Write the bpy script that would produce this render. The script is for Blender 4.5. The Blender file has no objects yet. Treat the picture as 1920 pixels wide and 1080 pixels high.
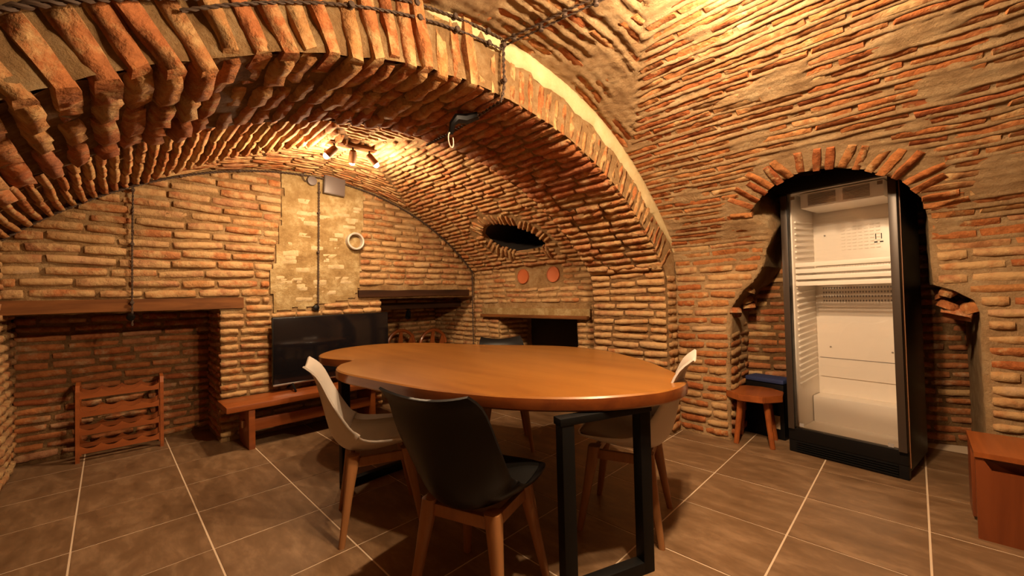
import bpy, bmesh, math, random
import numpy as np
from mathutils import Vector, Matrix, noise, Euler
random.seed(7)
S = bpy.context.scene
COL = S.collection
R = math.radians

# ------------------------------------------------------------------ camera
CAMH = 1.15
cam_d = bpy.data.cameras.new('camera'); cam = bpy.data.objects.new('camera', cam_d); COL.objects.link(cam)
cam_d.sensor_width = 36; cam_d.lens = 36 * 758.0 / 1920; cam_d.clip_start = 0.05
pitch, roll, yaw = 0.0209, -0.0236, -0.7862
fw = Vector((-math.sin(yaw) * math.cos(pitch), math.cos(yaw) * math.cos(pitch), math.sin(pitch)))
r0 = Vector((math.cos(yaw), math.sin(yaw), 0)); u0 = r0.cross(fw)
rt = r0 * math.cos(roll) + u0 * math.sin(roll); up = rt.cross(fw)
cam.matrix_world = Matrix(((rt.x, up.x, -fw.x, 0), (rt.y, up.y, -fw.y, 0), (rt.z, up.z, -fw.z, CAMH), (0, 0, 0, 1)))
S.camera = cam

def px_of(p):
    v = Vector(p) - Vector((0, 0, CAMH)); z = v.dot(fw)
    if z < 0.05: return None
    return 960 + 758 * v.dot(rt) / z, 540 - 758 * v.dot(up) / z, z

# ------------------------------------------------------------------ world, exposure
w = bpy.data.worlds.new('world'); S.world = w; w.use_nodes = True
w.node_tree.nodes['Background'].inputs[0].default_value = (0.02, 0.012, 0.006, 1)
w.node_tree.nodes['Background'].inputs[1].default_value = 1.0
S.view_settings.view_transform = 'Standard'; S.view_settings.look = 'None'
S.view_settings.exposure = 0.0; S.view_settings.gamma = 1.0; S.view_settings.use_curve_mapping = False
LAMP_COL = (1.0, 0.71, 0.43)
LAMP_W_BACK, LAMP_W_FRONT = 48.0, 92.0

# ------------------------------------------------------------------ materials
def mat(name, base=(.5, .5, .5), rough=.6, metal=0.0, coat=0.0, spec=.5):
    m = bpy.data.materials.new(name); m.use_nodes = True
    b = m.node_tree.nodes['Principled BSDF']
    b.inputs['Base Color'].default_value = (*base, 1); b.inputs['Roughness'].default_value = rough
    b.inputs['Metallic'].default_value = metal; b.inputs['Coat Weight'].default_value = coat
    b.inputs['Specular IOR Level'].default_value = spec
    b.inputs['Coat Roughness'].default_value = .15
    return m

def N(m, t, **kw):
    n = m.node_tree.nodes.new(t)
    for k, v in kw.items():
        if k in n.inputs: n.inputs[k].default_value = v
        else: setattr(n, k, v)
    return n

def L(m, a, ao, b, bi): m.node_tree.links.new(a.outputs[ao], b.inputs[bi])

def ramp(m, stops):
    n = m.node_tree.nodes.new('ShaderNodeValToRGB'); e = n.color_ramp.elements
    while len(e) < len(stops): e.new(.5)
    for i, (p, c) in enumerate(stops):
        e[i].position = p; e[i].color = (*c, 1)
    return n

def mixc(m, mode, fac):
    n = m.node_tree.nodes.new('ShaderNodeMix'); n.data_type = 'RGBA'; n.blend_type = mode
    n.inputs[0].default_value = fac
    return n

def brick_mat(name, cols, smear, smear_amt, bump=.5, scale=1.0):
    m = mat(name, rough=.88, spec=.25); b = m.node_tree.nodes['Principled BSDF']
    oi = N(m, 'ShaderNodeObjectInfo'); geo = N(m, 'ShaderNodeNewGeometry')
    k = len(cols); rp = ramp(m, [(i / (k - 1), c) for i, c in enumerate(cols)])
    L(m, oi, 'Random', rp, 0)
    n1 = N(m, 'ShaderNodeTexNoise', Scale=26.0 * scale, Detail=4.0, Roughness=.65); L(m, geo, 'Position', n1, 'Vector')
    r1 = ramp(m, [(.3, (.62, .58, .55)), (.7, (1.18, 1.2, 1.22))]); L(m, n1, 0, r1, 0)
    mx = mixc(m, 'MULTIPLY', .85); L(m, rp, 0, mx, 6); L(m, r1, 0, mx, 7)
    n2 = N(m, 'ShaderNodeTexNoise', Scale=9.0 * scale, Detail=6.0, Roughness=.7); L(m, geo, 'Position', n2, 'Vector')
    r2 = ramp(m, [(.62 - .35 * smear_amt, (0, 0, 0)), (.70 - .2 * smear_amt, (1, 1, 1))]); L(m, n2, 0, r2, 0)
    mx2 = mixc(m, 'MIX', 0); L(m, r2, 0, mx2, 0); L(m, mx, 2, mx2, 6); mx2.inputs[7].default_value = (*smear, 1)
    L(m, mx2, 2, b, 'Base Color')
    n3 = N(m, 'ShaderNodeTexNoise', Scale=75.0 * scale, Detail=5.0, Roughness=.7); L(m, geo, 'Position', n3, 'Vector')
    bp = N(m, 'ShaderNodeBump', Strength=bump, Distance=.008); L(m, n3, 0, bp, 'Height')
    n4 = N(m, 'ShaderNodeTexNoise', Scale=24.0, Detail=3.0); L(m, geo, 'Position', n4, 'Vector')
    bp2 = N(m, 'ShaderNodeBump', Strength=bump, Distance=.018); L(m, n4, 0, bp2, 'Height'); L(m, bp, 0, bp2, 'Normal'); L(m, bp2, 0, b, 'Normal')
    return m

def mortar_mat(name, c0, c1, c2, bump=.8, sc=1.0):
    m = mat(name, rough=.95, spec=.2); b = m.node_tree.nodes['Principled BSDF']
    geo = N(m, 'ShaderNodeNewGeometry')
    n1 = N(m, 'ShaderNodeTexNoise', Scale=7.0 * sc, Detail=7.0, Roughness=.74); L(m, geo, 'Position', n1, 'Vector')
    r1 = ramp(m, [(.32, c0), (.5, c1), (.66, c2)]); L(m, n1, 0, r1, 0); L(m, r1, 0, b, 'Base Color')
    n3 = N(m, 'ShaderNodeTexNoise', Scale=55.0, Detail=8.0, Roughness=.75); L(m, geo, 'Position', n3, 'Vector')
    bp = N(m, 'ShaderNodeBump', Strength=min(1.0, bump * 1.25), Distance=.028); L(m, n3, 0, bp, 'Height'); L(m, bp, 0, b, 'Normal')
    return m

def wood_mat(name, c0, c1, rough=.4, coat=.2, axis=0, sc=1.0, spec=.4):
    m = mat(name, rough=rough, coat=coat, spec=spec); b = m.node_tree.nodes['Principled BSDF']
    tc = N(m, 'ShaderNodeTexCoord'); mp = N(m, 'ShaderNodeMapping')
    s = [14.0 * sc] * 3; s[axis] = 1.3 * sc; mp.inputs['Scale'].default_value = s
    L(m, tc, 'Object', mp, 'Vector')
    n1 = N(m, 'ShaderNodeTexNoise', Scale=1.0, Detail=6.0, Roughness=.6, Distortion=.6); L(m, mp, 0, n1, 'Vector')
    r1 = ramp(m, [(.3, c0), (.62, c1)]); L(m, n1, 0, r1, 0); L(m, r1, 0, b, 'Base Color')
    bp = N(m, 'ShaderNodeBump', Strength=.12, Distance=.003); L(m, n1, 0, bp, 'Height'); L(m, bp, 0, b, 'Normal')
    return m

ORANGE, RED, TAN, PINK, DUST = (.36, .13, .04), (.25, .065, .022), (.36, .18, .065), (.33, .145, .065), (.40, .235, .105)
SMEAR = (.42, .26, .115)
M = {}
M['brick_tymp'] = brick_mat('brick tympanum', [PINK, ORANGE, TAN, ORANGE, PINK, DUST], SMEAR, .55, bump=.7)
M['brick_red'] = brick_mat('brick red', [RED, ORANGE, (.29, .10, .04), ORANGE, (.30, .14, .07)], (.36, .22, .115), .3)
M['brick_pale'] = brick_mat('brick pale', [DUST, PINK, TAN, ORANGE, (.45, .31, .18)], SMEAR, .7)
M['brick_right'] = brick_mat('brick right', [(.37, .13, .037), (.33, .10, .027), (.38, .17, .056), (.37, .13, .036), (.29, .08, .024), (.38, .15, .048)], SMEAR, .22, bump=.7)
M['brick_vault'] = brick_mat('brick vault', [ORANGE, TAN, PINK, ORANGE, (.31, .11, .04)], (.42, .27, .12), .42)
M['brick_arch'] = brick_mat('brick arch', [ORANGE, (.33, .11, .035), TAN, (.40, .175, .055)], (.42, .26, .11), .42, bump=.9)
M['mortar'] = mortar_mat('mortar', (.22, .115, .045), (.35, .205, .085), (.46, .31, .155))
M['mortar_light'] = mortar_mat('mortar light', (.33, .19, .085), (.46, .29, .14), (.56, .39, .21), bump=1.0)
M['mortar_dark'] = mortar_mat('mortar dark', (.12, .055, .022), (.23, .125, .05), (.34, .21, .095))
M['plaster'] = mortar_mat('plaster', (.20, .115, .04), (.31, .205, .085), (.48, .37, .19), bump=.5, sc=.9)
M['plaster_band'] = mortar_mat('plaster band', (.46, .34, .165), (.52, .40, .21), (.56, .45, .26), bump=.3)
M['stone'] = mortar_mat('pale stone', (.36, .26, .13), (.48, .36, .2), (.56, .44, .27), bump=.4)
M['wood_red'] = wood_mat('red stained wood', (.17, .042, .009), (.27, .072, .015), rough=.38)
M['wood_box'] = wood_mat('red stained wood upright', (.125, .028, .0065), (.175, .042, .010), rough=.4, axis=2)
M['beech'] = wood_mat('beech', (.19, .075, .022), (.26, .11, .036), rough=.5, axis=2)
M['beam'] = wood_mat('old beam', (.05, .016, .005), (.17, .064, .018), rough=.7, coat=0, spec=.15)
M['beam_dark'] = wood_mat('dark beam', (.014, .006, .003), (.04, .015, .006), rough=.7, coat=0, spec=.15)
M['table'] = wood_mat('varnished table wood', (.165, .058, .010), (.225, .088, .015), rough=.33, coat=.35, axis=1, sc=.55)
M['table_edge'] = wood_mat('varnished table edge', (.10, .022, .005), (.16, .042, .008), rough=.3, coat=.4, axis=1)
M['black'] = mat('black metal', (.004, .004, .004), .5, spec=.18)
M['black_plastic'] = mat('black plastic', (.004, .0035, .0035), .4, spec=.22)
M['cable'] = mat('dark braided cable', (.05, .026, .013), .8)
M['white_plastic'] = mat('white plastic', (.50, .455, .40), .35)
M['cushion_white_shaded'] = mat('shaded off white cushion', (.32, .25, .17), .55)  # off-white darkened: the shade under the table is put into the colour
M['cushion_black'] = mat('black cushion', (.005, .0045, .004), .5, spec=.2)
M['white'] = mat('fridge white', (.90, .83, .74), .35)
M['shelf_wire'] = mat('white coated wire', (.86, .80, .72), .35)
M['grey'] = mat('grey', (.28, .25, .23), .5)
M['aluminium'] = mat('brushed profile', (.05, .034, .024), .4, metal=.3)
M['copper'] = mat('copper tinted edge', (.30, .13, .055), .5)
M['steel'] = mat('steel', (.55, .52, .48), .3, metal=1.0)
M['plate'] = mat('slate plate', (.10, .072, .062), .45)
M['terracotta'] = mat('terracotta', (.36, .085, .02), .6)
M['terracotta_rim'] = mat('terracotta rim', (.62, .27, .1), .7)
M['pipe'] = mat('pipe plastic', (.42, .37, .31), .5)
M['blue'] = mat('dark blue cloth', (.015, .025, .09), .8)
M['label'] = mat('card label', (.45, .33, .2), .7)
M['screen'] = mat('tv screen', (.006, .005, .006), .09)
M['near_black'] = mat('near_black', (.02, .012, .008), .9)
M['wire_white'] = mat('pale wire', (.7, .55, .42), .5)

def floor_mats():
    m = mat('floor tile', rough=.42, spec=.4); b = m.node_tree.nodes['Principled BSDF']
    oi = N(m, 'ShaderNodeObjectInfo'); geo = N(m, 'ShaderNodeNewGeometry')
    mp = N(m, 'ShaderNodeMapping'); mp.inputs['Scale'].default_value = (6, 2.2, 3); L(m, geo, 'Position', mp, 'Vector')
    ad = N(m, 'ShaderNodeVectorMath', operation='ADD'); sc = N(m, 'ShaderNodeVectorMath', operation='SCALE'); sc.inputs['Scale'].default_value = 37.0
    cb = N(m, 'ShaderNodeCombineXYZ'); L(m, oi, 'Random', cb, 0); L(m, oi, 'Random', cb, 1); L(m, cb, 0, sc, 0)
    L(m, mp, 0, ad, 0); L(m, sc, 0, ad, 1)
    n1 = N(m, 'ShaderNodeTexNoise', Scale=1.5, Detail=9.0, Roughness=.72, Distortion=.25); L(m, ad, 0, n1, 'Vector')
    r1 = ramp(m, [(.28, (.095, .051, .023)), (.5, (.155, .088, .043)), (.72, (.26, .16, .085))]); L(m, n1, 0, r1, 0)
    L(m, r1, 0, b, 'Base Color')
    rr = ramp(m, [(.3, (.36, .36, .36)), (.7, (.55, .55, .55))]); L(m, n1, 0, rr, 0); L(m, rr, 0, b, 'Roughness')
    return m
M['tile'] = floor_mats()
M['grout'] = mat('grout', (.55, .42, .29), .9)

def glass_mat():
    m = bpy.data.materials.new('door glass'); m.use_nodes = True; nt = m.node_tree; nt.nodes.clear()
    o = nt.nodes.new('ShaderNodeOutputMaterial'); t = nt.nodes.new('ShaderNodeBsdfTransparent'); g = nt.nodes.new('ShaderNodeBsdfGlossy')
    g.inputs['Roughness'].default_value = .02; t.inputs[0].default_value = (.97, .96, .95, 1)
    f = nt.nodes.new('ShaderNodeFresnel'); f.inputs[0].default_value = 1.45; x = nt.nodes.new('ShaderNodeMixShader')
    nt.links.new(f.outputs[0], x.inputs[0]); nt.links.new(t.outputs[0], x.inputs[1]); nt.links.new(g.outputs[0], x.inputs[2]); nt.links.new(x.outputs[0], o.inputs[0])
    return m
M['glass'] = glass_mat()

def emis(name, col, st):
    m = mat(name); b = m.node_tree.nodes['Principled BSDF']
    b.inputs['Emission Color'].default_value = (*col, 1); b.inputs['Emission Strength'].default_value = st
    return m
M['bulb'] = emis('lit bulb', (1, .86, .62), 160)

# ------------------------------------------------------------------ mesh helpers
def link(name, me, m=None, parent=None, loc=None):
    o = bpy.data.objects.new(name, me); COL.objects.link(o)
    if me is not None and m is not None and not me.materials: me.materials.append(m)
    if parent is not None: o.parent = parent
    if loc is not None: o.location = loc
    return o

def from_bm(name, bm, m, parent=None, smooth=False, sharp=35):
    me = bpy.data.meshes.new(name); bmesh.ops.recalc_face_normals(bm, faces=bm.faces[:]); bm.to_mesh(me); bm.free()
    if smooth:
        me.polygons.foreach_set('use_smooth', [True] * len(me.polygons))
        me.set_sharp_from_angle(angle=R(sharp))
    return link(name, me, m, parent)

def thing(name, label, cat, loc=(0, 0, 0), rz=0, group=None):
    o = bpy.data.objects.new(name, None); COL.objects.link(o); o.location = loc; o.rotation_euler = (0, 0, rz)
    o.empty_display_size = .1
    return tag(o, label, cat, group)

def tag(o, label, cat, group=None):
    o['label'] = label; o['category'] = cat
    if group: o['group'] = group
    return o

def struct(o, label=None):
    o['kind'] = 'structure'
    if label: o['label'] = label
    return o

def bx(bm, c, s, rot=None, bev=0.0):
    b2 = bmesh.new(); bmesh.ops.create_cube(b2, size=1.0)
    bmesh.ops.scale(b2, vec=s, verts=b2.verts)
    if bev: bmesh.ops.bevel(b2, geom=b2.edges[:] , offset=bev, segments=2, profile=.6, affect='EDGES')
    if rot is not None: bmesh.ops.rotate(b2, cent=(0, 0, 0), matrix=rot, verts=b2.verts)
    bmesh.ops.translate(b2, vec=c, verts=b2.verts)
    me = bpy.data.meshes.new('t'); b2.to_mesh(me); b2.free(); bm.from_mesh(me); bpy.data.meshes.remove(me)

def box(name, c, s, m, parent=None, rot=None, bev=.004):
    bm = bmesh.new(); bx(bm, c, s, rot, bev); return from_bm(name, bm, m, parent, smooth=bev > 0)

def tube(bm, pts, r, n=8, closed=False):
    pts = [Vector(p) for p in pts]; rings = []; k = len(pts)
    nrm = None
    for i, p in enumerate(pts):
        a = pts[(i - 1) % k] if closed or i > 0 else p; b = pts[(i + 1) % k] if closed or i < k - 1 else p
        t = (b - a).normalized()
        if nrm is None: nrm = t.orthogonal().normalized()
        else:
            nrm = (nrm - t * nrm.dot(t)); nrm = nrm.normalized() if nrm.length > 1e-6 else t.orthogonal().normalized()
        bn = t.cross(nrm); rr = r[i] if isinstance(r, (list, tuple)) else r
        rings.append([bm.verts.new(p + (nrm * math.cos(2 * math.pi * j / n) + bn * math.sin(2 * math.pi * j / n)) * rr) for j in range(n)])
    for i in range(k if closed else k - 1):
        A, B = rings[i], rings[(i + 1) % k]
        for j in range(n): bm.faces.new((A[j], A[(j + 1) % n], B[(j + 1) % n], B[j]))
    if not closed:
        bm.faces.new(rings[0][::-1]); bm.faces.new(rings[-1])

def tube_obj(name, pts, r, m, parent=None, n=8, closed=False):
    bm = bmesh.new(); tube(bm, pts, r, n, closed); return from_bm(name, bm, m, parent, smooth=True)

def lathe(bm, prof, n=24, mtx=None):
    rings = []; vs = []
    for (r, z) in prof:
        if r < 1e-5: ring = [bm.verts.new((0, 0, z))]
        else: ring = [bm.verts.new((r * math.cos(2 * math.pi * j / n), r * math.sin(2 * math.pi * j / n), z)) for j in range(n)]
        rings.append(ring); vs += ring
    for A, B in zip(rings, rings[1:]):
        for j in range(n):
            a = [A[j % len(A)], A[(j + 1) % len(A)]]; b = [B[(j + 1) % len(B)], B[j % len(B)]]
            q = []
            for v in a + b:
                if v not in q: q.append(v)
            if len(q) > 2: bm.faces.new(q)
    if mtx is not None: bmesh.ops.transform(bm, matrix=mtx, verts=vs)

def lathe_obj(name, prof, m, parent=None, n=24, mtx=None):
    bm = bmesh.new(); lathe(bm, prof, n, mtx); return from_bm(name, bm, m, parent, smooth=True)

def axis_m(loc, d):
    q = Vector(d).to_track_quat('Z', 'Y'); return Matrix.Translation(Vector(loc)) @ q.to_matrix().to_4x4()

def catmull(pts, n=8, closed=True):
    P = [Vector(p) for p in pts]; k = len(P); out = []
    for i in range(k if closed else k - 1):
        g = lambda j: P[j % k] if closed else P[max(0, min(k - 1, j))]
        a, b, c, d = g(i - 1), g(i), g(i + 1), g(i + 2)
        for s in range(n):
            t = s / n
            out.append(.5 * ((2 * b) + (c - a) * t + (2 * a - 5 * b + 4 * c - d) * t * t + (3 * b - a - 3 * c + d) * t ** 3))
    if not closed: out.append(P[-1].copy())
    return out

def prism(bm, outline, z0, z1, mtx=None):
    a = [bm.verts.new((p[0], p[1], z0)) for p in outline]; b = [bm.verts.new((p[0], p[1], z1)) for p in outline]; n = len(a)
    bm.faces.new(a[::-1]); bm.faces.new(b)
    for i in range(n): bm.faces.new((a[i], a[(i + 1) % n], b[(i + 1) % n], b[i]))
    if mtx is not None: bmesh.ops.transform(bm, matrix=mtx, verts=a + b)

# ------------------------------------------------------------------ masonry helpers
class Prof:                                   # cross-section polyline (x, z) swept along y; param s runs up the right wall and over
    def __init__(s, pts):
        s.p = np.array(pts, float); s.s = np.r_[0, np.cumsum(np.hypot(*np.diff(s.p, axis=0).T))]; s.len = s.s[-1]
    def at(s, t):
        x = np.interp(t, s.s, s.p[:, 0]); z = np.interp(t, s.s, s.p[:, 1])
        a, b = np.interp([t - .04, t + .04], s.s, s.p[:, 0]), np.interp([t - .04, t + .04], s.s, s.p[:, 1])
        d = np.array([a[1] - a[0], b[1] - b[0]]); d /= max(1e-9, np.hypot(*d)); return x, z, d
    def s_of_x(s, x): return float(np.interp(-x, -s.p[:, 0] + np.arange(len(s.p)) * 1e-9, s.s))
    def surf(s):
        def f(u, v):                          # u = -y so that u x v points inward
            x, z, d = s.at(v)
            return Vector((x, -u, z)), Vector((0, -1, 0)), Vector((d[0], 0, d[1])), Vector((-d[1], 0, d[0]))
        return f

def arcpts(c, r, x0, x1, n): return [(a, c[1] + math.sqrt(r * r - (a - c[0]) ** 2)) for a in np.linspace(x0, x1, n)]
PF = Prof([(3.4, 0), (3.4, 1.25), (3.392, 1.38), (3.365, 1.48), (3.31, 1.565)] + arcpts((1.454, .063), 2.375, 3.22, -.312, 90) +
          [(-.402, 1.565), (-.457, 1.48), (-.484, 1.38), (-.49, 1.25), (-.49, 0)])
PB = Prof([(3.39, 0), (3.39, 1.457)] + arcpts((1.386, -.262), 2.64, 3.385, -.485, 90) + [(-.49, 1.58), (-.49, 0)])
PA = Prof([(3.217, 0), (3.215, 1.2), (3.195, 1.32)] + arcpts((1.365, -.284), 2.4355, 3.16, -.43, 90) + [(-.465, 1.3), (-.48, 0)])

def plane_surf(o, tu, tv):
    o, tu, tv = Vector(o), Vector(tu).normalized(), Vector(tv).normalized(); n = tu.cross(tv)
    return lambda u, v: (o + tu * u + tv * v, tu, tv, n)

def poly_sdf(poly):
    P = np.array(poly, float); Q = np.roll(P, -1, axis=0)
    def f(x, y):                              # negative inside
        x = np.asarray(x, float)[..., None]; y = np.asarray(y, float)[..., None]
        ex, ey = Q[:, 0] - P[:, 0], Q[:, 1] - P[:, 1]
        wx, wy = x - P[:, 0], y - P[:, 1]
        t = np.clip((wx * ex + wy * ey) / (ex * ex + ey * ey + 1e-12), 0, 1)
        d = np.sqrt(((wx - ex * t) ** 2 + (wy - ey * t) ** 2).min(-1))
        c = ((P[:, 1] > y) != (Q[:, 1] > y)) & (x < ex * (y - P[:, 1]) / (ey + 1e-12) + P[:, 0])
        ins = c.sum(-1) % 2 == 1
        return np.where(ins, -d, d)
    return f

BV = {'round': [], 'flat': [], 'block': []}
def make_bricks():
    rnd = random.Random(3)
    KIND = {'round': (.045, -.42, .95, .70, .10, .10), 'flat': (.06, -.10, .975, .86, .06, .02), 'block': (.035, -.16, .955, .80, .05, .05)}
    for kind, (wv, zm, ix, iy, ij, zt) in KIND.items():
        for k in range(12):
            bm = bmesh.new(); j = lambda a: rnd.uniform(-a, a)
            xs = [-.5, -.25, 0, .25, .5]; rim = []
            w1 = [j(wv) for _ in range(5)]; w2 = [a * .5 + j(wv) for a in w1]
            for i, x in enumerate(xs): rim.append((x + j(.015), -.5 + w1[i] + (.07 if abs(x) > .4 else 0)))
            for i, x in enumerate(xs[::-1]): rim.append((x + j(.015), .5 + w2[4 - i] - (.07 if abs(x) > .4 else 0)))
            back = [bm.verts.new((x, y, -1)) for x, y in rim]
            mid = [bm.verts.new((x, y, zm + j(.06))) for x, y in rim]
            top = [bm.verts.new((x * ix + j(.01), y * (iy + j(ij)), j(zt) - (zt * .5 if abs(x) > .4 else 0))) for x, y in rim]
            for a, b in ((back, mid), (mid, top)):
                for i in range(10): bm.faces.new((a[i], a[(i + 1) % 10], b[(i + 1) % 10], b[i]))
            for i in range(4): bm.faces.new((top[i], top[i + 1], top[8 - i], top[9 - i]))
            bm.normal_update(); me = bpy.data.meshes.new('brick'); bm.to_mesh(me); bm.free()
            me.polygons.foreach_set('use_smooth', [True] * len(me.polygons))
            if kind != 'round': me.set_sharp_from_angle(angle=R(58))
            BV[kind].append(me)
make_bricks()
BVM = {}
def brick_mesh(mkey, kind):
    k = random.randrange(12)
    if (mkey, kind, k) not in BVM:
        me = BV[kind][k].copy(); me.name = 'brick'; me.materials.clear(); me.materials.append(M[mkey]); BVM[mkey, kind, k] = me
    return BVM[mkey, kind, k]

class Courses:                                # collects the bricks of one wall; the 300 that show largest become parts
    def __init__(s, parent, kind='round'): s.parent = parent; s.items = []; s.kind = kind
    def add(s, P, Tu, Tv, Nn, l, h, d, mkey, name='brick'):
        mtx = Matrix(((Tu.x * l, Tv.x * h, Nn.x * d, P.x), (Tu.y * l, Tv.y * h, Nn.y * d, P.y), (Tu.z * l, Tv.z * h, Nn.z * d, P.z), (0, 0, 0, 1)))
        q = px_of(P); big = -1.0
        if q:
            big = l * h / q[2] ** 2
            if not (-60 < q[0] < 1980 and -60 < q[1] < 1140): big *= .01
            v = (P - Vector((0, 0, CAMH))).normalized(); big *= max(.05, -v.dot(Nn))
        s.items.append((big, mtx, mkey, name, s.kind))
    def done(s, cap=298):
        it = sorted(s.items, key=lambda t: -t[0]); keep, rest = it[:cap], it[cap:]
        for b, mtx, mk, name, kd in keep:
            o = bpy.data.objects.new(name, brick_mesh(mk, kd)); COL.objects.link(o); o.parent = s.parent; o.matrix_basis = mtx
        if rest:
            bm = bmesh.new()
            for b, mtx, mk, name, kd in rest:
                me = random.choice(BV[kd]); n0 = len(bm.verts); bm.from_mesh(me); bm.verts.ensure_lookup_table()
                bmesh.ops.transform(bm, matrix=mtx, verts=bm.verts[n0:])
            me = bpy.data.meshes.new('outlying_bricks'); bm.to_mesh(me); bm.free()
            me.polygons.foreach_set('use_smooth', [True] * len(me.polygons))
            o = link('outlying_bricks', me, M[rest[0][2]], s.parent); o['kind'] = 'stuff'
        print('bricks', s.parent.name, len(s.items))

def lay(C, surf, u0, u1, v0, v1, pitch, blen, mkey, mask=None, hfrac=.68, proud=.012, depth=.05, gap=.018, wav=.008, prob=1.0, tilt=.02, lj=.22, pj=.006, mk2=None, p2=0, seed=None, jv=.3):
    n = max(1, int(round((v1 - v0) / pitch))); pitch = (v1 - v0) / n; seed = random.random() * 100 if seed is None else seed
    st = .02
    for k in range(n):
        vc = v0 + (k + .5) * pitch
        us = np.arange(u0 + st / 2, u1, st)
        if mask is None: ok = np.ones(len(us), bool)
        else: ok = mask(us, np.full_like(us, vc)) & mask(us, np.full_like(us, vc - .3 * pitch)) & mask(us, np.full_like(us, vc + .3 * pitch))
        i = 0
        while i < len(us):
            if not ok[i]: i += 1; continue
            j = i
            while j < len(us) and ok[j]: j += 1
            a, b = us[i] - st / 2, us[j - 1] + st / 2; i = j
            if b - a < .045: continue
            x = a - (random.random() * blen * .6 if a == u0 else 0); cuts = [a]
            x += blen * (.5 if k % 2 else 1) * random.uniform(.8, 1.15) if a != u0 else 0
            while x < b - .07:
                if x > a + .07: cuts.append(x)
                x += blen * random.uniform(1 - lj, 1 + lj)
            cuts.append(b)
            for c0, c1 in zip(cuts, cuts[1:]):
                if random.random() > prob: continue
                l = c1 - c0 - gap * random.uniform(.6, 1.3)
                if l < .03: continue
                uc = (c0 + c1) / 2; wv = wav * noise.noise(Vector((uc * 2.2, vc * 1.3, seed))) + random.uniform(-1, 1) * wav * jv
                P, Tu, Tv, Nn = surf(uc, vc + wv)
                sl = wav * (noise.noise(Vector(((uc + .1) * 2.2, vc * 1.3, seed))) - noise.noise(Vector(((uc - .1) * 2.2, vc * 1.3, seed)))) / .2
                a_ = sl + random.gauss(0, tilt); t2 = Tu * math.cos(a_) + Tv * math.sin(a_); t3 = Tv * math.cos(a_) - Tu * math.sin(a_)
                b_ = random.gauss(0, tilt * .8); n2 = Nn * math.cos(b_) + t2 * math.sin(b_); t2 = t2 * math.cos(b_) - Nn * math.sin(b_)
                h = pitch * hfrac * random.uniform(.88, 1.12)
                C.add(P + Nn * (proud + random.uniform(-pj, pj)), t2, t3, n2, l, h, depth, mk2 if mk2 and random.random() < p2 else mkey)

def ring(C, surf, path, spacing, length, h, mkey, off=None, proud=.015, depth=.06, prob=1.0, inward=None, jit=.12):
    P = [Vector(p) for p in path]; d = [0]
    for a, b in zip(P, P[1:]): d.append(d[-1] + (b - a).length)
    n = int(d[-1] / spacing)
    for k in range(n):
        if random.random() > prob: continue
        t = (k + .5 + random.uniform(-jit, jit)) * spacing
        i = max(j for j in range(len(d)) if d[j] <= t); i = min(i, len(P) - 2)
        q = P[i].lerp(P[i + 1], (t - d[i]) / max(1e-6, d[i + 1] - d[i])); tg = (P[i + 1] - P[i]).normalized()
        nr = Vector((-tg.y, tg.x))
        if (q - Vector(inward)).dot(nr) < 0: nr = -nr
        l = length * random.uniform(.8, 1.15); a = random.gauss(0, .06)
        nr = Vector((nr.x * math.cos(a) - nr.y * math.sin(a), nr.x * math.sin(a) + nr.y * math.cos(a)))
        c = q + nr * (l / 2 + random.uniform(-.012, .008))
        X, Tu, Tv, Nn = surf(c.x, c.y); e1 = (Tu * nr.x + Tv * nr.y).normalized(); e2 = Nn.cross(e1)
        C.add(X + Nn * (proud + random.uniform(-.006, .006)), e1, e2, Nn, l, h * random.uniform(.85, 1.15), depth, mkey)

def channels(v0, v1, pitch, wav, seed, fade, amp=.0095, cover=.26):
    """mortar standing proud along the bed joints, the bricks lying a little deeper between"""
    n = max(1, int(round((v1 - v0) / pitch))); pitch = (v1 - v0) / n
    def f(u, v):
        if not v0 <= v <= v1: return 0.0
        g = fade(u, v)
        if g <= 0: return 0.0
        w_ = v - wav * noise.noise(Vector((u * 2.2, v * 1.3, seed))); q = abs(2 * (((w_ - v0) / pitch) % 1) - 1)
        q += .16 * noise.noise(Vector((u * 13, v * 30, 1.5))) + .10 * noise.noise(Vector((u * 40, v * 60, 4.5)))
        t = max(0, min(1, (q - .50) / .22)); t = t * t * (3 - 2 * t)
        sm = max(0, min(1, (noise.noise(Vector((u * 3.1, v * 6.5, 8.3))) - cover) / .12))
        return g * (-.004 + amp * max(t, sm * .8))
    return f

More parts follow.
